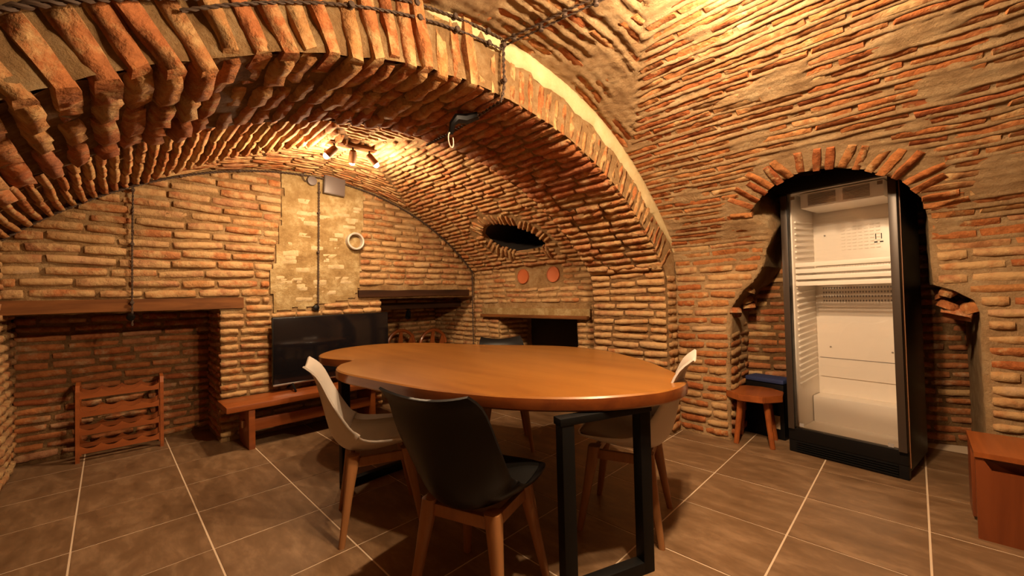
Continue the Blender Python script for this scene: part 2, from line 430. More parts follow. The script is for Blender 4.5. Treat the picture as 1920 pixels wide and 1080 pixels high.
def grid(name, surf, u0, u1, v0, v1, m, parent=None, step=.03, amp=.006, holes=(), extrude=(), fseed=0, sv=None, ridge=0.0, deep=None, course=None):
    """rough mortar surface; holes are polygons in (u, v) that are cut out; extrude gives for each hole a function edge point -> list of offset points"""
    nu, nv = max(1, int(round((u1 - u0) / step))), max(1, int(round((v1 - v0) / (sv or step))))
    U, V = np.meshgrid(np.linspace(u0, u1, nu + 1), np.linspace(v0, v1, nv + 1), indexing='ij')
    cu, cv = (U[:-1, :-1] + U[1:, 1:]) / 2, (V[:-1, :-1] + V[1:, 1:]) / 2
    keep = np.ones(cu.shape, bool); own = np.full(cu.shape, -1)
    for hi, hp in enumerate(holes):
        f = poly_sdf(hp); dcell = f(cu, cv); keep &= dcell > 0; own[dcell <= 0] = hi
        e = 1e-3; dv = f(U, V); gx = (f(U + e, V) - f(U - e, V)) / (2 * e); gy = (f(U, V + e) - f(U, V - e)) / (2 * e)
        nr = (np.abs(dv) < step * .8) & (U > u0 + 1e-6) & (U < u1 - 1e-6) & (V > v0 + 1e-6) & (V < v1 - 1e-6)
        U = np.where(nr, U - gx * dv, U); V = np.where(nr & (True), V - gy * dv, V)
    verts, idx, norms = [], -np.ones(U.shape, int), []
    for i in range(nu + 1):
        for j in range(nv + 1):
            P, Tu, Tv, Nn = surf(U[i, j], V[i, j])
            k = noise.noise(P * 9 + Vector((fseed, 0, 0))) * amp + noise.noise(P * 31) * amp * .7
            if ridge: k += noise.noise(Vector((U[i, j] * 4.5, (V[i, j] + .03 * noise.noise(Vector((U[i, j] * 2.2, V[i, j] * 1.3, 5)))) * 36, 2.7))) * ridge
            if course: k += course(U[i, j], V[i, j])
            idx[i, j] = len(verts); verts.append(P + Nn * k)
    faces = []; edge = {}
    for i in range(nu):
        for j in range(nv):
            if keep[i, j]:
                q = (idx[i, j], idx[i + 1, j], idx[i + 1, j + 1], idx[i, j + 1]); faces.append(q)
                continue
            h = own[i, j]
            for (a, b), (ni, nj) in (((idx[i, j], idx[i + 1, j]), (i, j - 1)), ((idx[i + 1, j], idx[i + 1, j + 1]), (i + 1, j)),
                                     ((idx[i + 1, j + 1], idx[i, j + 1]), (i, j + 1)), ((idx[i, j + 1], idx[i, j]), (i - 1, j))):
                if 0 <= ni < nu and 0 <= nj < nv and keep[ni, nj]: edge[(a, b)] = h
    cache = {}; dm = []
    for (a, b), h in edge.items():
        if h >= len(extrude) or extrude[h] is None: continue
        for v in (a, b):
            if (v, h) not in cache:
                col = [v]
                for q in extrude[h](verts[v]):
                    col.append(len(verts)); k = noise.noise_vector(q * 14) * amp * 1.6; verts.append(q + k)
                cache[v, h] = col
        A, B = cache[a, h], cache[b, h]
        for s in range(len(A) - 1): faces.append((A[s], B[s], B[s + 1], A[s + 1])); dm.append(len(faces) - 1) if s >= 1 else None
    me = bpy.data.meshes.new(name); me.from_pydata(verts, [], faces); me.update()
    me.polygons.foreach_set('use_smooth', [True] * len(me.polygons))
    if deep:
        me.materials.append(m); me.materials.append(M[deep])
        for i in dm: me.polygons[i].material_index = 1
    # drop loose verts
    bm = bmesh.new(); bm.from_mesh(me); bmesh.ops.delete(bm, geom=[v for v in bm.verts if not v.link_faces], context='VERTS'); bm.to_mesh(me); bm.free()
    return link(name, me, m, parent)

# ================================================================== STRUCTURE
YA0, YA1, YB = 1.434, 2.143, 4.09
X0, X1 = -.49, 3.39
TILE, TX0, TY0 = .4753, -.1239, -.0092

# floor: grout bed with one object per tile
bm = bmesh.new(); bx(bm, (1.9, 1.6, -.0268), (5.4, 7.4, .05)); floor = struct(from_bm('floor', bm, M['grout']), 'brown stone look tile floor with pale grout joints')
bm = bmesh.new(); bx(bm, (0, 0, -.004), (TILE - .008, TILE - .008, .009), None, .0008); tme = bpy.data.meshes.new('floor_tile'); bm.to_mesh(tme); bm.free(); tme.materials.append(M['tile'])
for i in range(-1, 9):
    for j in range(-3, 10):
        x, y = TX0 + (i + .5) * TILE, TY0 + (j + .5) * TILE
        if x > 3.7 and not (-.6 < y < 1.3): continue
        if y > 4.4 and not (x < 1 or x > 1.8): continue
        o = link('floor_tile', tme, None, floor, (x, y, random.uniform(-.0006, .0006)))

# ---- right wall with the fridge niche (front profile, s from floor to haunch)
S_R = 2.52
sF = PF.surf()
niche = [(-1.05, -.2), (-1.045, .104), (-1.028, .764), (-1.008, 1.03), (-.93, 1.15), (-.863, 1.211), (-.79, 1.33), (-.761, 1.441), (-.70, 1.56), (-.72, 1.655),
         (-.80, 1.72), (-.80, 1.78), (-.70, 1.90), (-.60, 1.975), (-.478, 2.02), (-.326, 2.012), (-.188, 1.955), (-.038, 1.841), (.04, 1.70), (.063, 1.55), (.063, 1.423),
         (.072, 1.16), (.155, 1.124), (.225, 1.07), (.25, 1.0), (.245, .813), (.25, .376), (.25, -.2)]
def niche_ext(p):
    k = max(0, min(1, (p.z - 1.35) / .35)); d1 = Vector((1, 0, .72 * k)); out = []
    for t in (.04, .1, .17, .26, .36): out.append(p + d1 * t)
    q = p + d1 * .36
    for t in (.15, .4, .8): out.append(q + Vector((t, 0, 0)))
    return out
niche_far = poly_sdf(niche)
chan_wall = channels(1.36, S_R, .060, .022, 11.0, lambda u, v: max(0.0, min(1.0, (float(niche_far(u, v)) - .16) / .05 if v > 1.6 else (float(niche_far(u, v)) - .01) / .03)))
chan_vault = channels(S_R, 3.9, .060, .022, 11.0, lambda u, v: 0.0 if in_chev_F(u, v) or u > .8 else 1.0)
chan_cross = channels(.66, YA0, .062, .03, 17.0, lambda u, v: 1.0 if in_chev_F(-v, u) else 0.0, .012, .02)
xa = lambda s: np.interp(s, PF.s, PF.p[:, 0])
def in_chev_F(u, v): return (np.abs(xa(v) - 1.454) / 1.24 < (-u - .66) / (YA0 - .66))
wr = struct(grid('wall_right', sF, -YA0, 1.7, 0, S_R, M['mortar_light'], step=.026, sv=.0085, ridge=.002, amp=.004, course=chan_wall, holes=[niche], extrude=[niche_ext]), 'brick side wall with rough arched niche')
C = Courses(wr); nf = poly_sdf(niche)
top_arc = [Vector(p) for p in niche[10:20]]
narc = poly_sdf([(-.93, 1.70), (-.80, 1.99), (-.62, 2.16), (-.45, 2.24), (-.28, 2.23), (-.13, 2.15), (.03, 2.0), (.12, 1.88), (.0, 1.75), (-.3, 1.9), (-.6, 1.85), (-.8, 1.7)])
mk_low = lambda u, v: (nf(u, v) > .012) & (narc(u, v) > 0)
lay(C, sF, -YA0, .95, .02, 1.36, .067, .27, 'brick_pale', mk_low, proud=.012, hfrac=.8, depth=.06, wav=.014, mk2='brick_right', p2=.45)
C.kind = 'flat'; lay(C, sF, -YA0, .95, 1.36, S_R, .060, .34, 'brick_right', mk_low, proud=.0005, hfrac=.70, wav=.022, tilt=.012, depth=.05, prob=1.0, pj=.0025, mk2='brick_vault', p2=.15, seed=11.0, jv=.1, gap=.018)
ring(C, sF, top_arc, .064, .17, .044, 'brick_right', inward=(-.37, 1.4), proud=.008, depth=.08, prob=1)
# inner left jamb of the niche
jl = plane_surf((3.415, 1.028, 0), (1, 0, 0), (0, 0, 1)); C.kind = 'round'
lay(C, jl, 0, .46, .02, 1.04, .067, .26, 'brick_pale', None, proud=.006, hfrac=.72, wav=.01, mk2='brick_red', p2=.4)
C.kind = 'round'
C.kind = 'round'
rq = random.Random(5)
for k in range(22):                              # broken rubble where the niche edge has crumbled
    if k % 2: c = Vector((rq.uniform(3.46, 3.85), -rq.uniform(.12, .25), rq.uniform(1.0, 1.15)))
    else: c = Vector((rq.uniform(3.44, 3.78), rq.uniform(.84, 1.02), rq.uniform(1.0, 1.30)))
    if k % 2 == 0 and c.y < 1.02 - (c.z - 1.02) * .62 - .03: continue
    q = Euler((rq.uniform(-.6, .6), rq.uniform(-.6, .6), rq.uniform(0, 3))).to_matrix()
    C.add(c, q.col[0], q.col[1], q.col[2], rq.uniform(.06, .12), rq.uniform(.05, .09), rq.uniform(.03, .06), rq.choice(['brick_right', 'brick_red', 'brick_arch']), 'rubble_stone')
C.done()
# niche back wall, slanting away to the right
nb_d = Vector((.42, -1.09, 0)).normalized()
nb = plane_surf(Vector((3.86, 1.06, 0)), nb_d, (0, 0, 1))
nb_flip = lambda u, v: (lambda P, a, b, n: (P, -a, b, -n))(*nb(u, v)) if nb(0, 0)[3].x > 0 else nb(u, v)
nback = struct(grid('wall_niche', nb_flip, -.05, 1.75, 0, 2.4, M['mortar_dark'], step=.05), 'brick back wall of the fridge niche')
C = Courses(nback); lay(C, nb_flip, 0, 1.6, .02, 2.2, .067, .27, 'brick_red', None, proud=.012, hfrac=.72, wav=.014, mk2='brick_pale', p2=.25); C.done()

# ---- front vault
S_L = PF.len - S_R + .25
ceil = struct(grid('ceiling', sF, -YA0, 1.7, S_R, S_L, M['mortar_light'], step=.017, sv=.0085, ridge=.002, amp=.006, course=lambda u, v: chan_vault(u, v) + chan_cross(v, -u)), 'plaster smeared brick barrel vault over the dining area')
C = Courses(ceil, 'flat')
lay(C, sF, -YA0, .75, S_R, 3.9, .060, .32, 'brick_right', lambda u, v: ~in_chev_F(u, v), proud=.0005, hfrac=.70, wav=.022, tilt=.012, prob=1, pj=.0025, gap=.018, mk2='brick_vault', p2=.3, seed=11.0, jv=.1)
sF_t = lambda u, v: (lambda P, a, b, n: (P, b, -a, n))(*sF(-v, u))       # courses across the vault: u = arc, v = y
lay(C, sF_t, S_R, 4.9, .66, YA0, .062, .22, 'brick_right', lambda u, v: in_chev_F(-v, u), proud=.001, hfrac=.66, wav=.03, tilt=.04, prob=.9, pj=.003, mk2='brick_vault', p2=.3, seed=17.0, jv=.1)
lay(C, sF, -YA0, .75, 4.2, S_L, .06, .30, 'brick_right', lambda u, v: ~in_chev_F(u, v), proud=.004, hfrac=.6, wav=.02, prob=.7)
C.done()
wl = struct(grid('wall_left', sF, -YA0, 1.7, S_L, PF.len, M['mortar'], step=.06), 'rough rendered side wall beside the dining area')
# rear end of the room, behind the photographer
bm = bmesh.new(); vs = [bm.verts.new((x, -1.7, z)) for x, z in PF.p]; bm.faces.new(vs)
struct(from_bm('wall_rear', bm, M['mortar']), 'plain rear wall of the cellar')

# ---- the great arch
sA = PA.surf()
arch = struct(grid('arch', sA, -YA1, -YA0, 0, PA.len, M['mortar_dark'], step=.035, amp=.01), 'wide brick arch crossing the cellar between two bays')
arch['kind'] = 'structure'; arch['category'] = 'arch'
def strip(name, ysign, y, m):               # end face of the arch between intrados and outer profile
    nst = 260; verts = []; faces = []; T = np.linspace(0, 1, nst + 1); rows = 11
    for t in T:
        xi, zi, _ = PA.at(t * PA.len)
        if ysign < 0: xo, zo, _ = PF.at(t * PF.len)
        else: xo, zo, _ = PB.at(t * PB.len)
        for r in range(rows):
            f = r / (rows - 1); p = Vector((xi + (xo - xi) * f, y, zi + (zo - zi) * f))
            p.y += noise.noise(p * 14) * .007 + noise.noise(p * 40) * .004 - ((.014 + noise.noise(p * 9 + Vector((9, 0, 0))) * .022) * min(1, (1.4 - xi) / .3) if ysign < 0 and xi < 1.4 else 0); verts.append(p)
    for i in range(nst):
        for r in range(rows - 1):
            a = i * rows + r; faces.append((a, a + 1, a + rows + 1, a + rows))
    me = bpy.data.meshes.new(name); me.from_pydata(verts, [], faces); me.polygons.foreach_set('use_smooth', [True] * len(faces))
    return link(name, me, m, arch)
strip('front_face', -1, YA0, M['mortar']); strip('back_face', 1, YA1, M['mortar_dark'])
C = Courses(arch, 'block')
sP = 1.42; dI = PA.len
front = plane_surf((0, YA0, 0), (1, 0, 0), (0, 0, 1))
cI = Vector((1.365, -.284))
k = 0; s = 1.40
while s < dI - 1.40:
    x, z, d = PA.at(s); P2 = Vector((x, z)); rad = (P2 - cI).normalized()
    right = x > 1.25; px = .078 if not right else .07
    # front header
    ln = (.34 if not right else .20) * random.uniform(.9, 1.1); hh = .060 * random.uniform(.88, 1.1) if not right else .042 * random.uniform(.8, 1.1)
    drop = (random.gauss(.004, .011) + (random.random() < .12) * random.choice((-.03, .02))) if not right else random.uniform(-.006, .006)
    tl = random.gauss(0, .05); rr = Vector((rad.x * math.cos(tl) - rad.y * math.sin(tl), rad.x * math.sin(tl) + rad.y * math.cos(tl)))
    C.kind = 'block'; e1 = Vector((rr.x, 0, rr.y)); c = Vector((x, YA0, z)) + e1 * (ln / 2 - drop - .01)
    prd = random.uniform(.015, .04) if not right else random.uniform(.002, .006)
    C.add(c + Vector((0, -prd, 0)), e1, Vector((0, -1, 0)).cross(e1), Vector((0, -1, 0)), ln, hh, .12, 'brick_arch')
    # soffit bricks behind it
    y = YA0 + .004
    while y < YA1 - .05:
        l = min(random.uniform(.2, .3), YA1 - y)
        if YA1 - y - l < .08: l = YA1 - y
        Nn = Vector((-d[1], 0, d[0])); pr = max(.010, drop + .016) + random.uniform(-.008, .008) if not right else random.uniform(.010, .026)
        C.kind = 'round'; cc = Vector((x, y + l / 2, z)) + Nn * pr; yw = random.gauss(0, .025)
        tu = Vector((d[0] * math.sin(yw), -math.cos(yw), d[1] * math.sin(yw))); tv = Nn.cross(tu)
        C.add(cc, tu, tv, Nn, l - .012, hh * 1.1 if not right else .058, .09, 'brick_arch' if y < YA0 + .3 and not right else ('brick_tymp' if z < 1.9 and right else 'brick_red')); y += l
    s += px * (random.uniform(.90, 1.16) if not right else random.uniform(.94, 1.06))
C.kind = 'round'; lay(C, sA, -YA1 + .005, -YA0 - .005, .02, 1.4, .067, .3, 'brick_pale', None, proud=.016, hfrac=.8, depth=.07, wav=.012, gap=.01)
lay(C, plane_surf((3.217, YA0, 0), (1, 0, 0), (0, 0, 1)), .0, .19, .02, 1.3, .067, .2, 'brick_pale', None, proud=.012, hfrac=.78, wav=.006, depth=.06)
C.done()
# plaster band along the outer right edge of the arch front
def band():
    verts = []; faces = []; A = np.linspace(PF.s_of_x(3.36), PF.s_of_x(.55), 110)
    for s_ in A:
        x, z, d = PF.at(s_); n = Vector((-d[1], 0, d[0])); wd = .11 + .03 * noise.noise(Vector((s_ * 6, 0, 3))) + .015 * noise.noise(Vector((s_ * 25, 0, 3)))
        wd *= min(1, max(.15, (s_ - A[0]) / .5)) * min(1, max(.25, (A[-1] - s_) / .9)); o = Vector((x, YA0, z)) - n * .015
        for f, b in ((0, 0), (0, -.018), (.4, -.024), (.85, -.018), (1, 0.0)):
            p = o + n * wd * f + Vector((0, b, 0)); p.y += noise.noise(p * 30) * .003; verts.append(p)
    for i in range(len(A) - 1):
        for r in range(4): a = i * 5 + r; faces.append((a, a + 1, a + 6, a + 5))
    me = bpy.data.meshes.new('plaster_band'); me.from_pydata(verts, [], faces); me.polygons.foreach_set('use_smooth', [True] * len(faces))
    o = link('plaster_band', me, M['plaster_band'], arch); o['label'] = 'pale smooth plaster band'
band()

# ---- back vault: two halves meeting at the crown, with cross courses round the lamp
sB = PB.surf(); xb = lambda s: np.interp(s, PB.s, PB.p[:, 0])
sB_t = lambda u, v: (lambda P, a, b, n: (P, b, -a, n))(*sB(-v, u))
def in_chev_B(u, v):
    y = -u; return np.abs(xb(v) - 1.35) < np.where(y > 3.08, 1.12 * (y - 3.08) / 1.0, .72 * (3.08 - y) / .94)
S_W = 1.50; S_C = float(np.interp(0, [0], [PB.s_of_x(1.386)]))
oval = [(-3.426, 2.035), (-3.30, 2.135), (-3.18, 2.16), (-3.058, 2.145), (-2.87, 2.078), (-2.722, 1.93), (-2.664, 1.807), (-2.662, 1.735), (-2.80, 1.73), (-2.933, 1.725), (-3.154, 1.70), (-3.27, 1.76), (-3.362, 1.83), (-3.43, 1.93)]
def oval_ext(p): return [p + Vector((.5, .05, .12)) * t for t in (.12, .35, 1.0, 1.8)]
low_open = [(-3.626, .12), (-3.626, .931), (-2.455, .938), (-2.455, .12)]
def low_ext(p): return [p + Vector((t, 0, 0)) for t in (.06, .15, .3, .6)]
walc = struct(grid('wall_alcove', sB, -5.0, -YA1 + .02, 0, S_W, M['mortar'], step=.035, amp=.007, holes=[low_open], extrude=[low_ext]), 'brick side wall of the back bay with dark low opening')
C = Courses(walc); lo = poly_sdf(low_open)
plas = poly_sdf([(-3.32, 1.30), (-3.32, 1.52), (-2.62, 1.52), (-2.62, 1.30)])
lint = poly_sdf([(-3.92, .925), (-3.92, 1.02), (-2.28, 1.02), (-2.28, .925)])
lay(C, sB, -5.0, -2.2, .02, S_W, .062, .26, 'brick_pale', lambda u, v: (lo(u, v) > 0) & (lint(u, v) > 0) & ~((plas(u, v) < 0)) & ((u > -YB) | (v < 1.2)), proud=.012, hfrac=.76, wav=.01, mk2='brick_tymp', p2=.4)
jf = plane_surf((3.40, 3.626, 0), (1, 0, 0), (0, 0, 1))
lay(C, jf, 0, .5, .12, .93, .062, .24, 'brick_pale', None, proud=.016, hfrac=.76, wav=.008)
C.done()
box('opening_back', (4.0, 3.04, .52), (.04, 1.4, 1.0), M['near_black'], walc); box('opening_floor', (3.7, 3.04, .10), (.62, 1.3, .04), M['mortar_dark'], walc)  # near-black board closes the back of the low opening

ceilR = struct(grid('ceiling', sB, -YB - .02, -YA1 + .02, S_W, S_C, M['mortar'], step=.035, amp=.008, holes=[oval], extrude=[oval_ext], deep='near_black'), 'brick vault of the back bay, side with the oval hole')
C = Courses(ceilR); ov = poly_sdf(oval)
lay(C, sB, -YB, -YA1, S_W, S_C, .056, .27, 'brick_vault', lambda u, v: (ov(u, v) > .135) & ~in_chev_B(u, v), proud=.013, hfrac=.74, wav=.012, depth=.05, mk2='brick_tymp', p2=.45)
lay(C, sB, -3.3, -2.6, 1.5, 1.70, .056, .2, 'brick_tymp', lambda u, v: (ov(u, v) > .01), proud=.006, hfrac=.72)
lay(C, sB_t, S_W, S_C, YA1, YB, .055, .27, 'brick_vault', lambda u, v: in_chev_B(-v, u), proud=.012, hfrac=.7, wav=.012)
op = [Vector(p) for p in oval] + [Vector(oval[0])]
ring(C, sB, [Vector(p) for p in ([oval[-4], oval[-3], oval[-2], oval[-1]] + oval[:9])], .05, .13, .036, 'brick_tymp', inward=(-3.0, 1.92), proud=.018, depth=.06)
C.done()
# dark sooty flue behind the oval hole
fl_ = box('flue_back', (4.25, 3.1, 2.25), (.3, 1.4, .8), M['near_black'], ceilR)
S_E = PB.len - 1.585
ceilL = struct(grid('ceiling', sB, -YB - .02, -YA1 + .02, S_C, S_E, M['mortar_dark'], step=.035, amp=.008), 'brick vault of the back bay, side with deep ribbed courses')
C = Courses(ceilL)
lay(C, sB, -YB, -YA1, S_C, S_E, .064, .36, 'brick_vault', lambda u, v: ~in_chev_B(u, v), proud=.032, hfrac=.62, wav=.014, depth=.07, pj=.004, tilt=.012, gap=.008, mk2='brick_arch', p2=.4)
lay(C, sB_t, S_C, S_E, YA1, YB, .055, .28, 'brick_vault', lambda u, v: in_chev_B(-v, u), proud=.014, hfrac=.7, wav=.012)
C.done()
wlb = struct(grid('wall_left', sB, -4.75, -YA1 + .02, S_E, PB.len, M['mortar'], step=.045, amp=.01), 'rough brick side wall of the back bay')
C = Courses(wlb); lay(C, sB, -4.7, -3.6, S_E, PB.len, .067, .24, 'brick_tymp', None, proud=.02, hfrac=.72, depth=.06); C.done()

# ---- back wall: lunette, chimney pier, two recesses
front_b = plane_surf((0, YB, 0), (1, 0, 0), (0, 0, 1))
def top_z(x): return float(np.interp(-x, -PB.p[1:-1, 0], PB.p[1:-1, 1]))
outer = [(X0 - .3, -.3), (X0 - .3, 1.58)] + [(x, top_z(x) + .03) for x in np.linspace(X0, X1, 60)] + [(X1 + .2, 1.4), (X1 + .2, -.3)]
rec_l = [(X0 - .3, -.2), (X0 - .3, 1.10), (.665, 1.10), (.665, -.2)]
rec_r = [(2.08, -.2), (2.08, 1.16), (X1 + .3, 1.16), (X1 + .3, -.2)]
def rec_ext(dy): return lambda p: [p + Vector((0, t * dy, 0)) for t in (.15, .4, .7, 1)]
outf = poly_sdf(outer)
def back_wall():
    o = grid('wall_back', front_b, X0 - .05, X1 + .05, 0, 2.46, M['mortar'], step=.024, amp=.011, holes=[rec_l, rec_r], extrude=[rec_ext(.6), rec_ext(.9)])
    bm = bmesh.new(); bm.from_mesh(o.data)
    bad = [f for f in bm.faces if outf(f.calc_center_median().x, f.calc_center_median().z) > -.0 and f.calc_center_median().y < YB + .05]
    bmesh.ops.delete(bm, geom=bad, context='FACES'); bm.to_mesh(o.data); bm.free(); return o
wb = struct(back_wall(), 'brick end wall under the vault with a plastered chimney strip')
rl, rr_ = poly_sdf(rec_l), poly_sdf(rec_r)
plast = [(1.06, 1.07), (1.02, 1.3), (1.08, 1.6), (1.13, 1.95), (1.14, 2.5), (1.92, 2.5), (1.90, 2.05), (1.87, 1.7), (1.84, 1.3), (1.80, 1.17), (1.30, 1.09)]
pz = poly_sdf(plast); b1 = poly_sdf([(X0 - .2, 1.09), (X0 - .2, 1.205), (.83, 1.205), (.83, 1.09)]); b2 = poly_sdf([(1.825, 1.165), (1.825, 1.262), (3.29, 1.262), (3.29, 1.165)])
C = Courses(wb)
mb = lambda u, v: (outf(u, v) < -.03) & (rl(u, v) > .0) & (rr_(u, v) > .0) & (pz(u, v) > .0) & (b1(u, v) > 0) & (b2(u, v) > 0)
lay(C, front_b, X0, 1.16, 1.2, 2.42, .076, .29, 'brick_tymp', mb, proud=.019, pj=.009, hfrac=.74, wav=.012, depth=.05, mk2='brick_pale', p2=.3)
lay(C, front_b, 1.78, X1, 1.16, 2.42, .069, .26, 'brick_tymp', mb, proud=.019, pj=.008, hfrac=.76, wav=.012, depth=.05, mk2='brick_pale', p2=.3)
lay(C, front_b, .652, 2.092, .02, 1.2, .066, .25, 'brick_pale', lambda u, v: (outf(u, v) < -.03) & (rl(u, v) > -.016) & (rr_(u, v) > -.016) & (pz(u, v) > 0) & (b1(u, v) > 0) & (b2(u, v) > 0), proud=.020, hfrac=.74, wav=.010, depth=.06, mk2='brick_tymp', p2=.5)
lay(C, plane_surf((.665, 4.66, 0), (0, -1, 0), (0, 0, 1)), 0, .56, .02, 1.08, .064, .26, 'brick_red', None, proud=.012)
C.done()
pl = grid('plaster_strip', plane_surf((0, YB - .013, 0), (1, 0, 0), (0, 0, 1)), .98, 1.95, 1.05, 2.42, M['plaster'], wb, step=.025, amp=.004)
bm = bmesh.new(); bm.from_mesh(pl.data); bmesh.ops.delete(bm, geom=[f for f in bm.faces if pz(f.calc_center_median().x, f.calc_center_median().z) + .025 * noise.noise(f.calc_center_median() * 11) > 0 or outf(f.calc_center_median().x, f.calc_center_median().z) > -.01], context='FACES'); bm.to_mesh(pl.data); bm.free()
pl['label'] = 'smooth ochre plaster strip'
C = Courses(wb)
rs = random.Random(11)
for k in range(60):                              # flush pale stones showing through the plaster
    x, z = rs.uniform(1.1, 1.84), rs.uniform(1.1, 2.1)
    if pz(x, z) > -.06 or abs(x - 1.79) < .12 and abs(z - 1.75) < .12: continue
    C.add(Vector((x, YB - .014 - rs.uniform(-.0015, .003), z)), Vector((1, 0, rs.uniform(-.05, .05))), Vector((0, 0, 1)), Vector((0, -1, 0)), rs.uniform(.05, .17), rs.uniform(.03, .06), .02, 'stone', 'stone')
C.done()
# back walls of the recesses
rb = struct(grid('wall_recess', plane_surf((0, 4.64, 0), (1, 0, 0), (0, 0, 1)), X0 - .05, .72, 0, 1.3, M['mortar_dark'], step=.04), 'brick back wall of the recess with the bottle rack')
C = Courses(rb); lay(C, plane_surf((0, 4.64, 0), (1, 0, 0), (0, 0, 1)), X0, .67, .02, 1.15, .066, .27, 'brick_red', None, proud=.014, hfrac=.76, depth=.05); C.done()
rb2 = struct(grid('wall_recess', plane_surf((0, 4.98, 0), (1, 0, 0), (0, 0, 1)), 2.0, X1 + .05, 0, 1.3, M['mortar_dark'], step=.04), 'brick back wall of the recess beside the television')
C = Courses(rb2); lay(C, plane_surf((0, 4.98, 0), (1, 0, 0), (0, 0, 1)), 2.05, X1, .02, 1.15, .064, .26, 'brick_tymp', None, proud=.012, depth=.05); C.done()

# beams
def beam(name, x0, x1, y0, y1, z0, z1, m, label, seed=0, sag=.004):
    n = 24; bm = bmesh.new(); rings = []
    for i in range(n + 1):
        x = x0 + (x1 - x0) * i / n; rg = []
        for (y, z) in ((y0, z0), (y0, (z0 + z1) / 2), (y0, z1), (y1, z1), (y1, z0)):
            d = noise.noise_vector(Vector((x * 3, y * 5 + seed, z * 9))) * sag; rg.append(bm.verts.new((x, y + d.y, z + d.z)))
        rings.append(rg)
    for a, b in zip(rings, rings[1:]):
        for j in range(5): bm.faces.new((a[j], a[(j + 1) % 5], b[(j + 1) % 5], b[j]))
    bm.faces.new(rings[0][::-1]); bm.faces.new(rings[-1])
    o = from_bm(name, bm, m, None, True, 40); return tag(o, label, 'beam')
beam('lintel_beam', X0 + .01, .825, YB - .02, YB + .14, 1.106, 1.197, M['beam'], 'brown wooden lintel beam over the recess with the bottle rack', 1)
beam('lintel_beam', 1.833, 3.285, YB - .03, YB + .16, 1.18, 1.252, M['beam_dark'], 'blackened lintel beam over the recess beside the television', 5, .008)
beam('lintel_plank', 2.09, X1 - .01, YB + .27, YB + .42, 1.03, 1.10, M['beam_dark'], 'dark inner plank set deep in the recess beside the television', 9)
o = beam('lintel_shelf', 0, 1.62, 0, .06, 0, .085, M['plaster'], 'plastered wooden lintel above the dark low wall opening', 3, .01)
o.matrix_world = Matrix.Translation((3.40, 3.905, .925)) @ Matrix.Rotation(R(-90), 4, 'Z') @ Matrix.Translation((0, -.03, 0))
bb = box('bottom_board', (.81, -.008, -.004), (1.6, .075, .034), M['beam'], o, bev=.003); bb['label'] = 'brown wooden board'

# ================================================================== FURNITURE
# ---- dining table
OUT = [(1.162, 3.242), (1.40, 3.44), (1.76, 3.45), (2.05, 3.16), (2.23, 2.65), (2.45, 2.24), (2.555, 1.95), (2.53, 1.61), (2.318, 1.215), (2.103, .951), (1.882, .755), (1.638, .738),
       (1.407, .855), (1.254, 1.001), (1.138, 1.182), (1.07, 1.35), (1.005, 1.556), (.97, 1.776), (.945, 2.009), (.925, 2.222), (.945, 2.42), (1.035, 2.585), (1.165, 2.70), (1.115, 2.86), (1.085, 3.06)]
tb = thing('dining_table', 'free-form orange wooden slab table on black steel frames', 'table', (1.7, 2.1, 0))
out = [(p.x - 1.7, p.y - 2.1) for p in catmull([(a, b, 0) for a, b in OUT], 5)]
bm = bmesh.new(); n = len(out); cx = Vector((0, 0))
def off(i, d):
    a, b = Vector(out[i - 1]), Vector(out[(i + 1) % n]); t = (b - a).normalized(); nn = Vector((t.y, -t.x))
    return Vector(out[i]) + nn * d
area = sum(out[i][0] * out[(i + 1) % n][1] - out[(i + 1) % n][0] * out[i][1] for i in range(n)); sg = 1 if area > 0 else -1
prof = [(-.03, .688), (-.008, .690), (0, .698), (.002 , .725), (-.002, .742), (-.010, .7485), (-.03, .75)]
rings = [[bm.verts.new((*off(i, sg * d), z)) for i in range(n)] for d, z in prof]
for a, b in zip(rings, rings[1:]):
    for i in range(n): bm.faces.new((a[i], a[(i + 1) % n], b[(i + 1) % n], b[i]))
f1 = bm.faces.new(rings[0][::-1]); f2 = bm.faces.new(rings[-1])
top = from_bm('tabletop', bm, M['table'], tb, True, 30); top.data.materials.append(M['table_edge'])
for p in top.data.polygons:
    if abs(p.normal.z) < .7: p.material_index = 1
def frame(ax, ay, bx_, by_):
    a, b = Vector((ax - 1.7, ay - 2.1, 0)), Vector((bx_ - 1.7, by_ - 2.1, 0)); d = (b - a); l = d.length; rot = Matrix.Rotation(math.atan2(d.y, d.x), 3, 'Z')
    for p in (a, b): box('leg', (p.x, p.y, .345), (.055, .05, .686), M['black'], tb, rot, .004)
    c = (a + b) / 2
    box('floor_bar', (c.x, c.y, .025), (l + .055, .049, .05), M['black'], tb, rot, .004)
    box('top_bar', (c.x, c.y, .672), (l + .07, .054, .03), M['black'], tb, rot, .004)
frame(1.235, .965, 1.582, .832); frame(1.03, 2.51, 1.72, 2.52)

